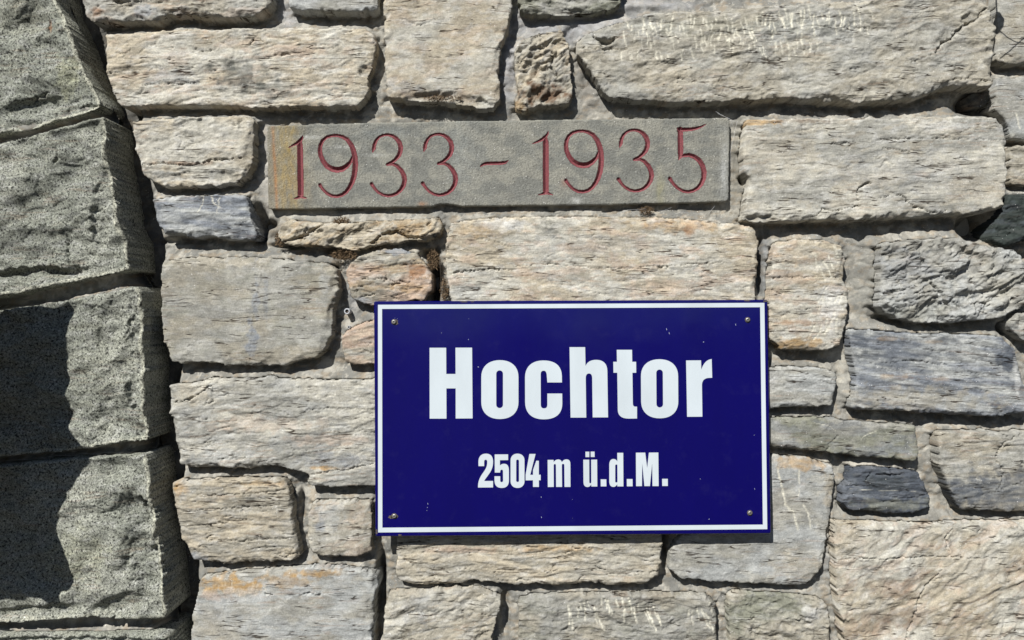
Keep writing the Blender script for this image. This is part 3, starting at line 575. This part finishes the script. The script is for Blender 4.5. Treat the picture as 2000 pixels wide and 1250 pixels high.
# ================================================================== inscription slab with V-cut numerals
plq = empty('inscription_slab', (-.027, -.010, .305))
tag(plq, 'long grey stone slab set in the wall with red painted carved years 1933 - 1935', 'inscription slab')
HP = 9.0
def A_(L, sx=0, sy=0, ox=510, oy=220): return [((x+sx)/5+ox, (y+sy)/5+oy, w_/5*.97) for x, y, w_ in L]
nine = [(893,430,14),(872,485,30),(835,525,42),(790,552,50),(740,560,52),(690,550,49),(640,520,46),(602,468,42),(580,415,40),(574,370,38),(580,320,34),(600,275,29),(640,240,25),(690,225,23),(740,223,23),(790,234,28),(840,262,34),(880,315,42),(902,370,46),(915,430,48),(920,500,49),(917,560,48),(908,620,46),(890,680,42),(865,730,38),(830,775,33),(790,805,29),(740,818,27),(690,813,26),(645,790,25),(610,757,23),(585,725,24),(574,707,30)]
three = [[(1090,385,6),(1100,350,32),(1107,310,30),(1125,270,25),(1155,238,21),(1195,220,20),(1240,216,22),(1285,228,28),(1320,252,34),(1350,290,40),(1363,335,42),(1360,380,40),(1345,420,37),(1315,455,31),(1275,487,25),(1232,505,22)],
         [(1232,506,22),(1290,502,24),(1330,522,30),(1370,565,38),(1395,615,42),(1402,660,42),(1392,710,39),(1365,755,34),(1325,790,29),(1280,808,26),(1235,813,24),(1190,803,23),(1145,778,23),(1112,745,23),(1090,715,25),(1079,698,32)]]
five = [[(1466,152,8),(1482,165,34),(1540,166,33),(1600,163,29),(1650,154,24),(1700,137,14),(1742,115,3)],[(1492,165,48),(1495,260,50),(1497,360,50),(1496,420,44),(1478,462,4)],
        [(1500,432,16),(1530,418,28),(1580,414,34),(1630,430,39),(1680,468,43),(1712,520,45),(1727,580,45),(1722,640,42),(1700,695,38),(1665,737,32),(1620,763,28),(1570,774,25),(1520,766,24),(1470,738,24),(1430,700,24),(1405,665,26),(1392,645,34)]]
one = [[(272,342,2),(310,320,14),(350,300,24),(385,270,32),(402,246,18),(405,228,3)],[(378,275,30),(380,320,50),(382,450,54),(384,600,55),(386,740,55),(386,800,54)],[(322,842,2),(355,832,14),(386,815,36),(415,830,14),(447,836,2)]]
one2 = [[(50,303,2),(90,288,14),(135,268,22),(175,238,28),(198,208,16),(205,185,3)],[(178,245,28),(180,290,50),(180,450,54),(181,600,54),(181,720,52),(181,770,50)],[(108,803,2),(145,795,14),(181,780,36),(215,792,14),(250,803,2)]]
digits = [[A_(s) for s in one], [A_(nine)], [A_(s) for s in three], [A_(s, 499, -7) for s in three],
          [[(938.5,325,1.5),(944,321,4),(950,319.5,5.2),(966,319,5.2),(980,318.6,5.2),(987,317.5,4.2),(992,314,1.2)]],
          [A_(s, ox=1030) for s in one2], [A_(nine, -197, -44, 1030)], [A_(s, -188, -47, 1030) for s in three], [A_(s, ox=1030) for s in five]]
names = ['1', '9', '3', '3', '-', '1', '9', '3', '5']
def groove(x, z, strokes):
    """V-groove depth (mm) below the slab face, <=0 outside; strokes rows px,py,w"""
    best = np.full(x.shape, -9.0)
    for s in strokes:
        L = w2([(a, b) for a, b, _ in s], HP); wd = np.array([c for _, _, c in s])
        for i in range(len(L)-1):
            a = L[i]; b = L[i+1]; e = b-a; ee = (e**2).sum()+1e-9
            bb = 14
            m = (x > min(a[0], b[0])-bb) & (x < max(a[0], b[0])+bb) & (z > min(a[1], b[1])-bb) & (z < max(a[1], b[1])+bb)
            if not m.any(): continue
            t = np.clip(((x[m]-a[0])*e[0]+(z[m]-a[1])*e[1])/ee, 0, 1)
            d = np.hypot(x[m]-a[0]-t*e[0], z[m]-a[1]-t*e[1])
            best[m] = np.maximum(best[m], (wd[i]*(1-t)+wd[i+1]*t)/2-d)
    return best
po = w2([(521,246),(600,243),(700,240),(800,238),(900,236),(1000,235),(1100,233),(1200,232),(1300,231),(1380,230),(1425,230),(1426,250),(1425,300),(1424,350),(1424,388),(1421,394),(1380,395),(1330,397),(1260,398),(1200,400),(1100,401),(1000,402),(900,403),(880,399),(862,398),(845,403),(780,405),(700,406),(620,408),(524,409),(522,330)], HP)
po = resample(po, 4); nn = np.roll(po, -1, 0)-np.roll(po, 1, 0); nn /= np.hypot(*nn.T)[:, None]
po = po+np.stack([nn[:, 1], -nn[:, 0]], 1)*(perlin(po[:, 0]/9, po[:, 1]/9, 3)*.8)[:, None]
stp = 1.0
gx2 = np.arange(po[:, 0].min()-2, po[:, 0].max()+2, stp); gz2 = np.arange(po[:, 1].min()-2, po[:, 1].max()+2, stp)
PX, PZ = np.meshgrid(gx2, gz2); s2 = PX.shape; PX = PX.ravel(); PZ = PZ.ravel()
Sd, NX, NZ = sdf(PX, PZ, resample(po, 7)); out = Sd < 0; PXs = np.where(out, NX, PX); PZs = np.where(out, NZ, PZ)
gro = np.full(PX.shape, -9.0)
for dg in digits: gro = np.maximum(gro, groove(PXs, PZs, dg))
Hs = HP+fbm(PXs/3.2, PZs/3.2, 71, 3, .7)*.42+fbm(PXs/60, PZs/60, 72, 3)*.6-1.6*smooth(3, 0, Sd)-3*smooth(0, 1, 0*Sd)
Hs = np.where(gro > -.35, HP-1.5-np.maximum(gro, 0)*1.3-2.0, Hs)
Hs = np.where(out, -50, Hs)
pc = np.array((.262, .255, .218)); pc2 = np.array((.20, .20, .178)); f = smooth(-.3, .3, fbm(PXs/50, PZs/30, 73, 4))[:, None]; pcol = pc*(1-f)+pc2*f
def pst(a_, b_, rx, ry, cc, s_, sl=0):
    global pcol
    c = w2([(a_, b_)], HP)[0]; dx = PXs-c[0]-(PZs-c[1])*sl
    f = (np.exp(-((dx/rx)**2+((PZs-c[1])/ry)**2))*s_*(1+.7*fbm(PXs/9, PZs/20, 74, 3))).clip(0, 1)[:, None]; pcol = pcol*(1-f)+np.array(cc)*f
pst(537, 330, 3.2, 95, (.42, .17, .07), .75, -.055); pst(560, 300, 26, 120, (.34, .25, .10), .6); pst(575, 370, 30, 50, (.34, .24, .10), .35); pst(528, 330, 8, 100, (.22, .18, .12), .5)
pst(605, 268, 22, 3.5, (.5, .5, .46), .7); pst(670, 287, 28, 3, (.45, .45, .42), .45); pst(733, 303, 20, 3, (.45, .45, .42), .5)
pst(1415, 340, 9, 70, (.42, .42, .40), .6); pst(1290, 370, 8, 30, (.30, .28, .16), .5); pst(900, 300, 30, 70, (.30, .31, .29), .4); pst(760, 260, 60, 12, (.19, .21, .21), .4)
pst(1000, 390, 200, 8, (.20, .20, .18), .5); pst(1125, 392, 10, 6, (.5, .5, .47), .6); pst(825, 398, 8, 4, (.4, .2, .1), .6); pst(1103, 358, 8, 8, (.35, .2, .15), .4)
keep = (Sd > -1.6*stp).reshape(s2); ok = keep[:-1, :-1] & keep[1:, :-1] & keep[:-1, 1:] & keep[1:, 1:]
idx = np.arange(PX.size).reshape(s2); F = np.stack([idx[:-1, :-1][ok], idx[:-1, 1:][ok], idx[1:, 1:][ok], idx[1:, :-1][ok]], 1)
u = np.unique(F); rm = np.full(PX.size, -1); rm[u] = np.arange(u.size)
meshobj('slab', np.stack([PXs, -Hs, PZs], 1)[u]/1000, rm[F], M_PLAQUE, plq, pcol[u])
for dg, nm in zip(digits, names):
    allp = w2([(a, b) for s in dg for a, b, _ in s], HP); q = .5
    ax = np.arange(allp[:, 0].min()-8, allp[:, 0].max()+8, q); az = np.arange(allp[:, 1].min()-8, allp[:, 1].max()+8, q)
    DX, DZ = np.meshgrid(ax, az); s3 = DX.shape; DX = DX.ravel(); DZ = DZ.ravel(); g = groove(DX, DZ, dg)
    dep = np.maximum(g+.3, 0)*1.1; Hd = HP+.15-dep+perlin(DX/1.5, DZ/1.5, 80)*.15
    kp = (g > -.75).reshape(s3); ok = kp[:-1, :-1] & kp[1:, :-1] & kp[:-1, 1:] & kp[1:, 1:]
    idx = np.arange(DX.size).reshape(s3); F = np.stack([idx[:-1, :-1][ok], idx[:-1, 1:][ok], idx[1:, 1:][ok], idx[1:, :-1][ok]], 1)
    u = np.unique(F); rm = np.full(DX.size, -1); rm[u] = np.arange(u.size)
    o = meshobj('numeral' if nm != '-' else 'dash', np.stack([DX, -Hd, DZ], 1)[u]/1000, rm[F], M_PAINT, plq)
    if nm != '-': o['label'] = 'red painted carved numeral '+nm

# ================================================================== enamel sign
ST, SZ0, SL = 33.0, 36.0, 12.0/456     # depth at top (mm), z of the top (mm), slope: the foot of the plate stands out further
def sp(px, py, dd=0.0):
    Dm = D*1000; X0 = px-1000.0; Z0 = 625.0-py
    s = (Dm-(ST+dd)-SZ0*SL)/(Dm-Z0*SL)
    return (s*X0/1000, (-Dm+s*Dm)/1000, s*Z0/1000)
sign = empty('enamel_sign', sp(1118, 816, -4))
tag(sign, 'dark blue enamel sign with white border and the words Hochtor 2504 m ü.d.M.', 'sign')
def rquad(c, r, n=6):
    out = []
    for i in range(4):
        p = np.array(c[i]); a = np.array(c[i-1])-p; b = np.array(c[(i+1) % 4])-p; a = a/np.hypot(*a); b = b/np.hypot(*b)
        if r == 0: out.append(tuple(p)); continue
        for k in range(n+1):
            t = k/n; q = p+(a*(1-t)**2+b*t**2)*r; out.append(tuple(q))
    return out
PC = [(730.5,588.5),(1499,585.5),(1505.6,1041.6),(733.5,1047.4)]
cen = np.array((1117, 815.8))
def ins(c, d): return [tuple(np.array(p)+np.array((d if p[0] < cen[0] else -d, d if p[1] < cen[1] else -d))) for p in c]
V = []; F = []
rings = [(0, 4, -5.0), (0, 4, -1.6), (.5, 3.6, -.6), (1.6, 3, 0.0)]
for d, r_, dd in rings: V += [sp(x, y, dd) for x, y in rquad(ins(PC, d), r_)]
nr = 28
for k in range(3):
    for i in range(nr): F.append((k*nr+i, k*nr+(i+1) % nr, (k+1)*nr+(i+1) % nr, (k+1)*nr+i))
F.append(tuple(range(3*nr, 4*nr))); F.append(tuple(range(nr))[::-1])
o = meshobj('plate', V, F, M_BLUE, sign, smoothf=False)
# white border: four mitred strips in one frame
bo = [(738.2,595.2),(1493,591.4),(1498.6,1033.6),(738.4,1040)]; bi = [(746.2,603.4),(1484.6,600),(1490,1024.6),(746.8,1030.6)]
V = [sp(x, y, .1) for x, y in bo]+[sp(x, y, .45) for x, y in bo]+[sp(x, y, .45) for x, y in bi]+[sp(x, y, .1) for x, y in bi]
F = []
for i in range(4):
    j = (i+1) % 4
    for k in range(3): F.append((k*4+i, k*4+j, (k+1)*4+j, (k+1)*4+i))
meshobj('border', V, F, M_WHITE, sign, smoothf=False)

def bez(p0, p1, p2, p3, n=10):
    t = np.linspace(0, 1, n+1)[1:, None]; p0, p1, p2, p3 = map(np.array, (p0, p1, p2, p3))
    return [tuple(q) for q in (1-t)**3*p0+3*(1-t)**2*t*p1+3*(1-t)*t*t*p2+t**3*p3]
def path(cmds):
    """[(x,y) or ((c1),(c2),(end))]"""
    pts = []
    for c in cmds:
        if isinstance(c[0], tuple): pts += bez(pts[-1], c[0], c[1], c[2])
        else: pts.append(c)
    return pts
def oval(x0, x1, y0, y1, ry, k=.56, lean=0):
    """rounded column: straight sides, elliptical ends of height ry"""
    cx = (x0+x1)/2; rx = (x1-x0)/2
    P = path([(x0, y1-ry), (x0, y0+ry), ((x0, y0+ry*(1-k)), (cx-rx*k, y0), (cx, y0)), ((cx+rx*k, y0), (x1, y0+ry*(1-k)), (x1, y0+ry)), (x1, y1-ry),
              ((x1, y1-ry*(1-k)), (cx+rx*k, y1), (cx, y1)), ((cx-rx*k, y1), (x0, y1-ry*(1-k)), (x0, y1-ry))])
    cy = (y0+y1)/2
    return [(x+(y-cy)*lean, y) for x, y in P]
def glyph(loops, ox, oy, ch, prt=sign):
    """each loop in 5x crop coordinates; filled with holes, 0.35 mm of enamel"""
    cu = bpy.data.curves.new('g', 'CURVE'); cu.dimensions = '2D'; cu.fill_mode = 'BOTH'
    for L in loops:
        s = cu.splines.new('POLY'); s.points.add(len(L)-1); s.use_cyclic_u = True
        for p, (x, y) in zip(s.points, L): p.co = (x, -y, 0, 1)
    cu.extrude = 1.0
    t = bpy.data.objects.new('g', cu); COL.objects.link(t)
    dg = bpy.context.evaluated_depsgraph_get(); me = bpy.data.meshes.new_from_object(t.evaluated_get(dg))
    V = [sp(ox+v.co.x/5, oy-v.co.y/5, .5 if v.co.z > 0 else -.2) for v in me.vertices]; F = [tuple(p.vertices) for p in me.polygons]
    bpy.data.objects.remove(t); bpy.data.curves.remove(cu); bpy.data.meshes.remove(me)
    o = meshobj('letter' if not ch.isdigit() else 'numeral', V, F, M_WHITE, prt, smoothf=False); o['label'] = 'white painted '+('numeral ' if ch.isdigit() else 'letter ')+ch
    return o
# first line (crop origin 720,580 then 1110,580)
a = (720, 580)
glyph([[(595,496),(757,496),(758,752),(849,752),(848,495),(1010,495),(1015,1186),(850,1187),(850,893),(759,893),(760,1188),(596,1188)]], *a, 'H')
glyph([oval(1100,1463,617,1192,165,.62), oval(1246,1312,717,1085,33)], *a, 'o')
glyph([path([(1888,835),(1887,770),((1884,672),(1822,620),(1706,620)),((1592,620),(1527,684),(1527,785)),(1528,1030),((1530,1134),(1592,1195),(1710,1195)),((1830,1195),(1891,1140),(1891,1040)),(1890,943),(1745,943),(1745,1052),((1745,1078),(1733,1088),(1713,1088)),((1692,1088),(1681,1076),(1681,1052)),(1680,756),((1680,732),(1690,720),(1709,720)),((1728,720),(1736,732),(1739,760)),(1745,835)])], *a, 'c')
a = (1110, 580)
glyph([path([(12,490),(164,490),(168,674),((186,632),(222,614),(272,614)),((340,614),(380,650),(381,722)),(388,1176),(238,1176),(233,790),((232,762),(222,748),(203,747)),((182,747),(170,762),(170,792)),(175,1178),(22,1178)])], *a, 'h')
glyph([path([(473,516),(622,516),(624,633),(662,633),(663,740),(626,740),(630,1040),((631,1062),(640,1072),(656,1071)),(671,1071),(671,1187),(590,1188),((520,1187),(484,1160),(483,1100)),(478,740),(441,740),(439,633),(475,633)])], *a, 't')
glyph([oval(710,1073,608,1185,165,.62,.006), oval(860,924,709,1079,32,.56,.006)], *a, 'o')
glyph([path([(1150,620),(1296,619),(1299,710),((1318,650),(1350,612),(1400,606)),(1405,789),(1378,790),((1332,791),(1305,812),(1305,862)),(1309,1169),(1160,1170)])], *a, 'r')
# second line
a = (720, 820)
glyph([path([(1073,452),(1072,410),((1073,358),(1100,330),(1146,330)),((1192,330),(1216,358),(1215,412)),((1214,470),(1196,500),(1170,536)),((1148,568),(1132,584),(1129,597)),(1215,597),(1215,660),(1068,661),((1068,600),(1082,566),(1118,516)),((1148,474),(1158,452),(1158,412)),((1158,396),(1153,389),(1143,389)),((1133,389),(1128,396),(1128,412)),(1128,452)])], *a, '2')
glyph([path([(1231,338),(1362,337),(1362,393),(1282,394),(1282,446),((1294,434),(1308,428),(1326,429)),((1356,431),(1370,452),(1370,500)),(1370,590),((1370,640),(1346,665),(1300,665)),((1252,665),(1230,640),(1229,592)),(1229,551),(1285,551),(1285,590),((1285,603),(1290,608),(1299,608)),((1308,608),(1313,602),(1313,590)),(1312,503),((1312,492),(1308,487),(1299,487)),((1289,487),(1285,494),(1284,515)),(1232,515)])], *a, '5')
glyph([oval(1386,1522,330,665,66,.6), oval(1441,1468,388,607,14)], *a, '0')
glyph([[(1570,333),(1630,333),(1578,537),(1605,537),(1605,490),(1637,399),(1662,400),(1662,536),(1680,536),(1680,590),(1662,590),(1663,655),(1605,655),(1605,590),(1533,591),(1533,535)]], *a, '4')
glyph([path([(1748,391),(1806,391),(1807,414),((1820,394),(1834,387),(1852,387)),((1870,387),(1882,396),(1887,414)),((1898,394),(1914,386),(1932,386)),((1958,386),(1970,402),(1970,432)),(1971,655),(1913,655),(1911,446),((1911,436),(1907,430),(1899,430)),((1891,430),(1887,436),(1887,448)),(1889,655),(1831,655),(1829,448),((1829,436),(1826,431),(1818,431)),((1810,431),(1807,438),(1807,448)),(1808,655),(1750,656)])], *a, 'm')
a = (1110, 820)
glyph([path([(146,389),(204,389),(205,604),((206,616),(209,620),(215,620)),((221,620),(224,614),(224,604)),(223,389),(281,388),(283,651),(225,651),(224,630),((214,648),(202,656),(188,656)),((162,656),(149,640),(148,608))]), [(167,311),(205,311),(205,364),(168,364)], [(218,310),(256,310),(257,363),(219,363)]], *a, 'u')['label'] = 'white painted letter u with two dots'
dot = lambda x0, x1, y0, y1: glyph([[(x0,y0),(x1,y0),(x1+1,y1),(x0+1,y1)]], 1110, 820, 'x')
for q in ((316,371,581,650), (571,627,578,649), (916,971,576,646)):
    o = dot(*q); o.name = 'full_stop'; del o['label']
glyph([path([(478,322),(536,322),(538,650),(479,650),(478,628),((468,646),(456,655),(440,655)),((414,655),(400,636),(400,600)),(400,442),((400,404),(414,383),(440,382)),((456,382),(470,390),(479,406))]), path([(479,448),((479,440),(476,436),(470,436)),((462,436),(458,441),(458,450)),(458,600),((458,608),(462,612),(469,612)),((476,612),(480,608),(480,600))])], *a, 'd')
glyph([[(660,321),(751,320),(770,470),(787,320),(879,319),(882,647),(822,647),(819,425),(797,647),(743,647),(722,425),(719,647),(662,648)]], *a, 'M')

def lathe(name, prof, c, mats, parent, n=20, matidx=None):
    """axis along -Y at point c; prof rows (r mm, out mm)"""
    V = []; F = []
    for r_, y in prof:
        for i in range(n): a_ = 2*math.pi*i/n; V.append((c[0]+r_*math.cos(a_)/1000, c[1]-y/1000, c[2]+r_*math.sin(a_)/1000))
    for k in range(len(prof)-1):
        for i in range(n): F.append((k*n+i, k*n+(i+1) % n, (k+1)*n+(i+1) % n, (k+1)*n+i))
    F.append(tuple(range((len(prof)-1)*n, len(prof)*n)))
    o = meshobj(name, V, F, mats[0], parent, smoothf=False)
    for m_ in mats[1:]: o.data.materials.append(m_)
    if matidx:
        for i, p in enumerate(o.data.polygons): p.material_index = matidx[min(i//n, len(matidx)-1)]
    return o
for px, py in ((769.6,628.6),(1460,624.6),(770.4,1007.6),(1464.3,1001.6)):
    s_ = lathe('screw', [(5.2,0),(5.2,1.2),(4.3,1.5),(3.9,1.6),(3.7,3.0),(2.8,3.5),(1.5,3.5),(1.3,2.2)], sp(px, py, 0.05), [M_METAL, M_DARK], sign, matidx=[0,1,1,0,0,0,1,1])
def blob(name, px, py, rx, ry, mat, dd=.25, ang=0, n=14, seed=0):
    r_ = np.random.default_rng(seed+int(px)); pts = []
    for i in range(n):
        a_ = 2*math.pi*i/n; k = r_.uniform(.6, 1.15); x = rx*k*math.cos(a_); y = ry*k*math.sin(a_)
        pts.append((px+x*math.cos(ang)-y*math.sin(ang), py+x*math.sin(ang)+y*math.cos(ang)))
    if name == 'enamel_chip': pts = [(px+(a-px)*.6, py+(b-py)*.6) for a, b in pts]
    V = [sp(x, y, dd) for x, y in pts]+[sp(x, y, -.1) for x, y in pts]
    return meshobj(name, V, [tuple(range(n))]+[(i, i+n, (i+1) % n+n, (i+1) % n) for i in range(n)], mat, sign, smoothf=False)
for q in ((773,629,5.5,7),(769,1009,8,5.5),(763,1010,5,4),(1460,587.2,7,1.6),(1495,588,5,2),(735.5,1038,2,6),(781,1045,4,1.8),(905,589.6,8,1.1),(922,589.4,5,.9)):
    blob('rust_patch', *q, M_DARK)
for q in ((862,650,.9,1.4),(915,663,1.2,1.6),(915.6,622.6,.6,1),(934,716.6,1.9,1.6),(835.5,984,.7,3.4),(834.6,991,.7,2.4),(833.6,997,1.2,.9),(1057,971,1.3,1.7),(1057.5,1010.5,1.1,2.6),(1118,975.5,.9,.8),(1367.6,935.4,1.2,1),(1473,849.8,.9,1.1),(1374,668,2,1.2),(771,621,.8,.8),(776,623,.9,.7),(1118,1012,.5,.8),(1302,643,.9,5),(1307,651,.8,4),(1437,634,.8,4),(1474,955,.8,3),(1385,1014,3,1)):
    blob('enamel_chip', *q, M_CHIP, dd=.3, ang=-.2, n=7)

# ================================================================== small things on and beside the wall
def tube(name, pts, rad, mat, parent=None, n=6):
    P = [Vector(p) for p in pts]; V = []; F = []
    for i, p in enumerate(P):
        t = (P[min(i+1, len(P)-1)]-P[max(i-1, 0)]).normalized(); a_ = t.cross(Vector((.13, .9, .4))).normalized(); b_ = t.cross(a_)
        for k in range(n):
            w_ = 2*math.pi*k/n; V.append(tuple(p+(a_*math.cos(w_)+b_*math.sin(w_))*(rad if not isinstance(rad, (list, tuple)) else rad[i])))
    for i in range(len(P)-1):
        for k in range(n): F.append((i*n+k, i*n+(k+1) % n, (i+1)*n+(k+1) % n, (i+1)*n+k))
    F += [tuple(range(n))[::-1], tuple(range((len(P)-1)*n, len(P)*n))]
    return meshobj(name, V, F, mat, parent)
def wp(px, py, h): q = w2([(px, py)], h)[0]/1000; return (q[0], -h/1000, q[1])
# wall plugs left of the sign
for px, py, r_, lb in ((678.5,608,6,'larger grey plastic wall plug set in the mortar left of the sign'),(682,639,3,'tiny pale wall plug in the mortar below the larger plug')):
    c = wp(px, py, 9)
    o = lathe('wall_plug', [(r_,-14),(r_,3),(r_*.85,4.2),(r_*.6,4.0),(r_*.5,1.0)], c, [M_PLUG, M_DARK], None, 16, [0,0,0,1,1])
    tag(o, lb, 'wall plug', 'old wall plugs left of the sign')
# dry moss in the joints
def moss(px, py, rx, ry, h, n, label, seed):
    r_ = np.random.default_rng(seed); V = []; F = []
    for i in range(n):
        a_ = r_.uniform(0, 2*math.pi); q = math.sqrt(r_.uniform(0, 1)); x, y, z = wp(px+rx*q*math.cos(a_), py+ry*q*math.sin(a_), h+r_.uniform(-6, 4))
        d = Vector((r_.normal(), -abs(r_.normal())*.8, r_.normal())).normalized()*r_.uniform(.003, .008); s = d.cross(Vector((r_.normal(), r_.normal(), r_.normal()))).normalized()*.0007
        p = Vector((x, y, z)); k = len(V); V += [tuple(p-s), tuple(p+s), tuple(p+d*.6+s*.6), tuple(p+d*.6-s*.6), tuple(p+d)]; F += [(k, k+1, k+2, k+3), (k+3, k+2, k+4)]
    o = meshobj('dry_moss', V, F, M_MOSS, None, smoothf=False); tag(o, label, 'moss', 'dry moss tufts in the joints'); return o
moss(668, 432, 15, 8, 10, 260, 'small dry moss tuft under the lower edge of the inscription slab', 1)
moss(672, 498, 26, 9, 12, 600, 'brown dry moss in the joint under the jagged narrow stone', 2)
moss(846, 508, 12, 18, 10, 600, 'dark brown moss at the top of the deep crack right of the ochre stone', 3)
moss(868, 565, 6, 22, 8, 350, 'brown moss along the lower crack just above the blue sign', 4)
moss(548, 468, 10, 14, 8, 300, 'dark moss clump at the left end of the jagged narrow stone', 5)
moss(1262, 411, 14, 6, 8, 260, 'sparse dry moss in the joint above the wide stone over the sign', 6)
moss(866, 192, 38, 5, 22, 260, 'dry moss fringe on the lower edge of the tall pale stone', 7)
# cobwebs: loose white threads at the right end of the slab
def threads(name, lines, label):
    root = empty(name, wp(*lines[0][0], 22)); tag(root, label, 'cobweb', 'cobwebs round the inscription slab')
    for L in lines: tube('thread', [wp(x, y, 16+5*math.sin(x*.3)) for x, y in L], .00015, M_WEB, root, 4)
threads('cobweb', [[(1398,218),(1412,226),(1432,236),(1450,240)],[(1402,222),(1425,232),(1440,262)],[(1440,236),(1434,262),(1426,300),(1428,330)]], 'white cobweb threads across the joint at the top right corner of the inscription slab')
threads('cobweb', [[(1200,420),(1225,410),(1262,408)],[(1282,413),(1298,411),(1312,405)],[(1382,420),(1390,410),(1396,402)],[(1318,418),(1330,414),(1350,416)]], 'thin white cobweb threads in the joint below the right half of the slab')

# hanging cable beyond the top right corner: only its shadow falls into the picture
def caster(px, py, h, d):
    """point d metres in front of a surface h mm proud whose sun shadow falls on photo pixel (px,py)"""
    x, y, z = wp(px, py, h); k = d/SUN.y
    return (x-SUN.x*k, y-d, z-SUN.z*k)
cb = empty('hanging_cable', caster(1946, -60, 20, .14)); tag(cb, 'thin black cable with a bulb shaped weight hanging beyond the top right corner', 'cable')
tube('cable', [caster(x, y, 20, .14) for x, y in ((1944,-200),(1945,-60),(1946,0),(1948,24))], .0014, M_BLACK, cb)
tube('weight', [caster(x, y, 20, .14) for x, y in ((1948,21),(1949,27),(1951,36),(1950,46),(1948,54),(1947,60))], [.003,.007,.0095,.009,.006,.002], M_BLACK, cb, 12)
tube('wire', [caster(x, y, 20, .14) for x, y in ((1949,56),(1965,70),(1985,83),(2040,100))], .0009, M_BLACK, cb)
tube('wire', [caster(x, y, 20, .14) for x, y in ((1953,112),(1975,97),(2000,76),(2050,30))], .0008, M_BLACK, cb)

# unseen board added beyond the left edge, shaped to cast the shadow on the lower granite blocks
bd = empty('shadow_board', (-1.2, -.27, 0)); tag(bd, 'added dark metal board on brackets beyond the left edge, cut to cast a shadow', 'board')
sil = [(131,586),(127,640),(128,700),(127,760),(124,800),(135,835),(152,862),(166,878),(170,893),(152,912),(130,950),(108,1003),(103,1035),(118,1058),(131,1090),(134,1125),(127,1142),(111,1146),(110,1172),(92,1172),(78,1162),(-200,1160),(-200,606),(0,604)]
Pn = [caster(x, y, 62, .20) for x, y in sil]; n_ = len(Pn)
yb = -.262
Pn = [(p[0], yb, p[2]) for p in Pn]
V = Pn+[(p[0], p[1]-.008, p[2]) for p in Pn]
meshobj('board', V, [tuple(range(n_)), tuple(range(n_, 2*n_))[::-1]]+[(i, (i+1) % n_, (i+1) % n_+n_, i+n_) for i in range(n_)], M_IRON, bd, smoothf=False)
for z_ in (.12, -.25): box('bracket', -1.13, -1.10, -.262, -.03, z_, z_+.03, M_IRON, bd)

# ================================================================== ground and made-up slopes behind the camera (mirrored in the enamel, blocking low sky light)
m, n, l, p = newmat('gravel_ground'); v = mapped(n, l, (1, 1, 1))
l.new(ramp(n, l, noise(n, l, v, 12, 8, .7), [(.3, (.032, .032, .031)), (.7, (.052, .05, .048))]), p.inputs['Base Color']); p.inputs['Roughness'].default_value = .95
g = meshobj('ground', [(-400, -400, -1.5), (400, -400, -1.5), (400, 400, -1.5), (-400, 400, -1.5)], [(0, 1, 2, 3)], m, None, smoothf=False); g['kind'] = 'structure'
m, n, l, p = newmat('added_slope'); v = mapped(n, l, (1, 1, 1))
l.new(ramp(n, l, noise(n, l, v, .05, 8, .7), [(.35, (.018, .024, .012)), (.65, (.05, .05, .042))]), p.inputs['Base Color']); p.inputs['Roughness'].default_value = .95
V = []; F = []; NA = 181
prof = [(-90,30),(-60,28),(-38,22),(-24,13),(-19,5.2),(-16,4.6),(-11,3.9),(-8,2.2),(-5,1.7),(-2.2,2.3),(-1.2,3.4),(0,4.2),(1.0,3.6),(2.4,2.4),(5,1.6),(8,2.2),(12,2.9),(17,3.3),(20,4.6),(26,12),(40,21),(60,27),(90,30)]  # invented ridge: centre peak mimics a figure's reflection, raised flanks block sky light
for j, (rr_, fz) in enumerate(((110, 0), (170, .35), (240, .8), (300, 1.0), (380, .5))):
    for i in range(NA):
        az = -90+180*i/(NA-1); e = np.interp(az, [q[0] for q in prof], [q[1] for q in prof])
        zz = -1.5-.05+fz*(1.5+math.tan(math.radians(e))*300*(1 if j < 4 else 1))+(random.uniform(-.6, .6) if 0 < j < 4 else 0)
        V.append((rr_*math.sin(math.radians(az)), -rr_*math.cos(math.radians(az)), zz))
for j in range(4):
    for i in range(NA-1): F.append((j*NA+i, j*NA+i+1, (j+1)*NA+i+1, (j+1)*NA+i))
g = meshobj('added_hills', V, F, m, None); g['kind'] = 'structure'
print('tris', sum(len(o.data.loop_triangles) or len(o.data.polygons)*2 for o in bpy.data.objects if o.type == 'MESH'))
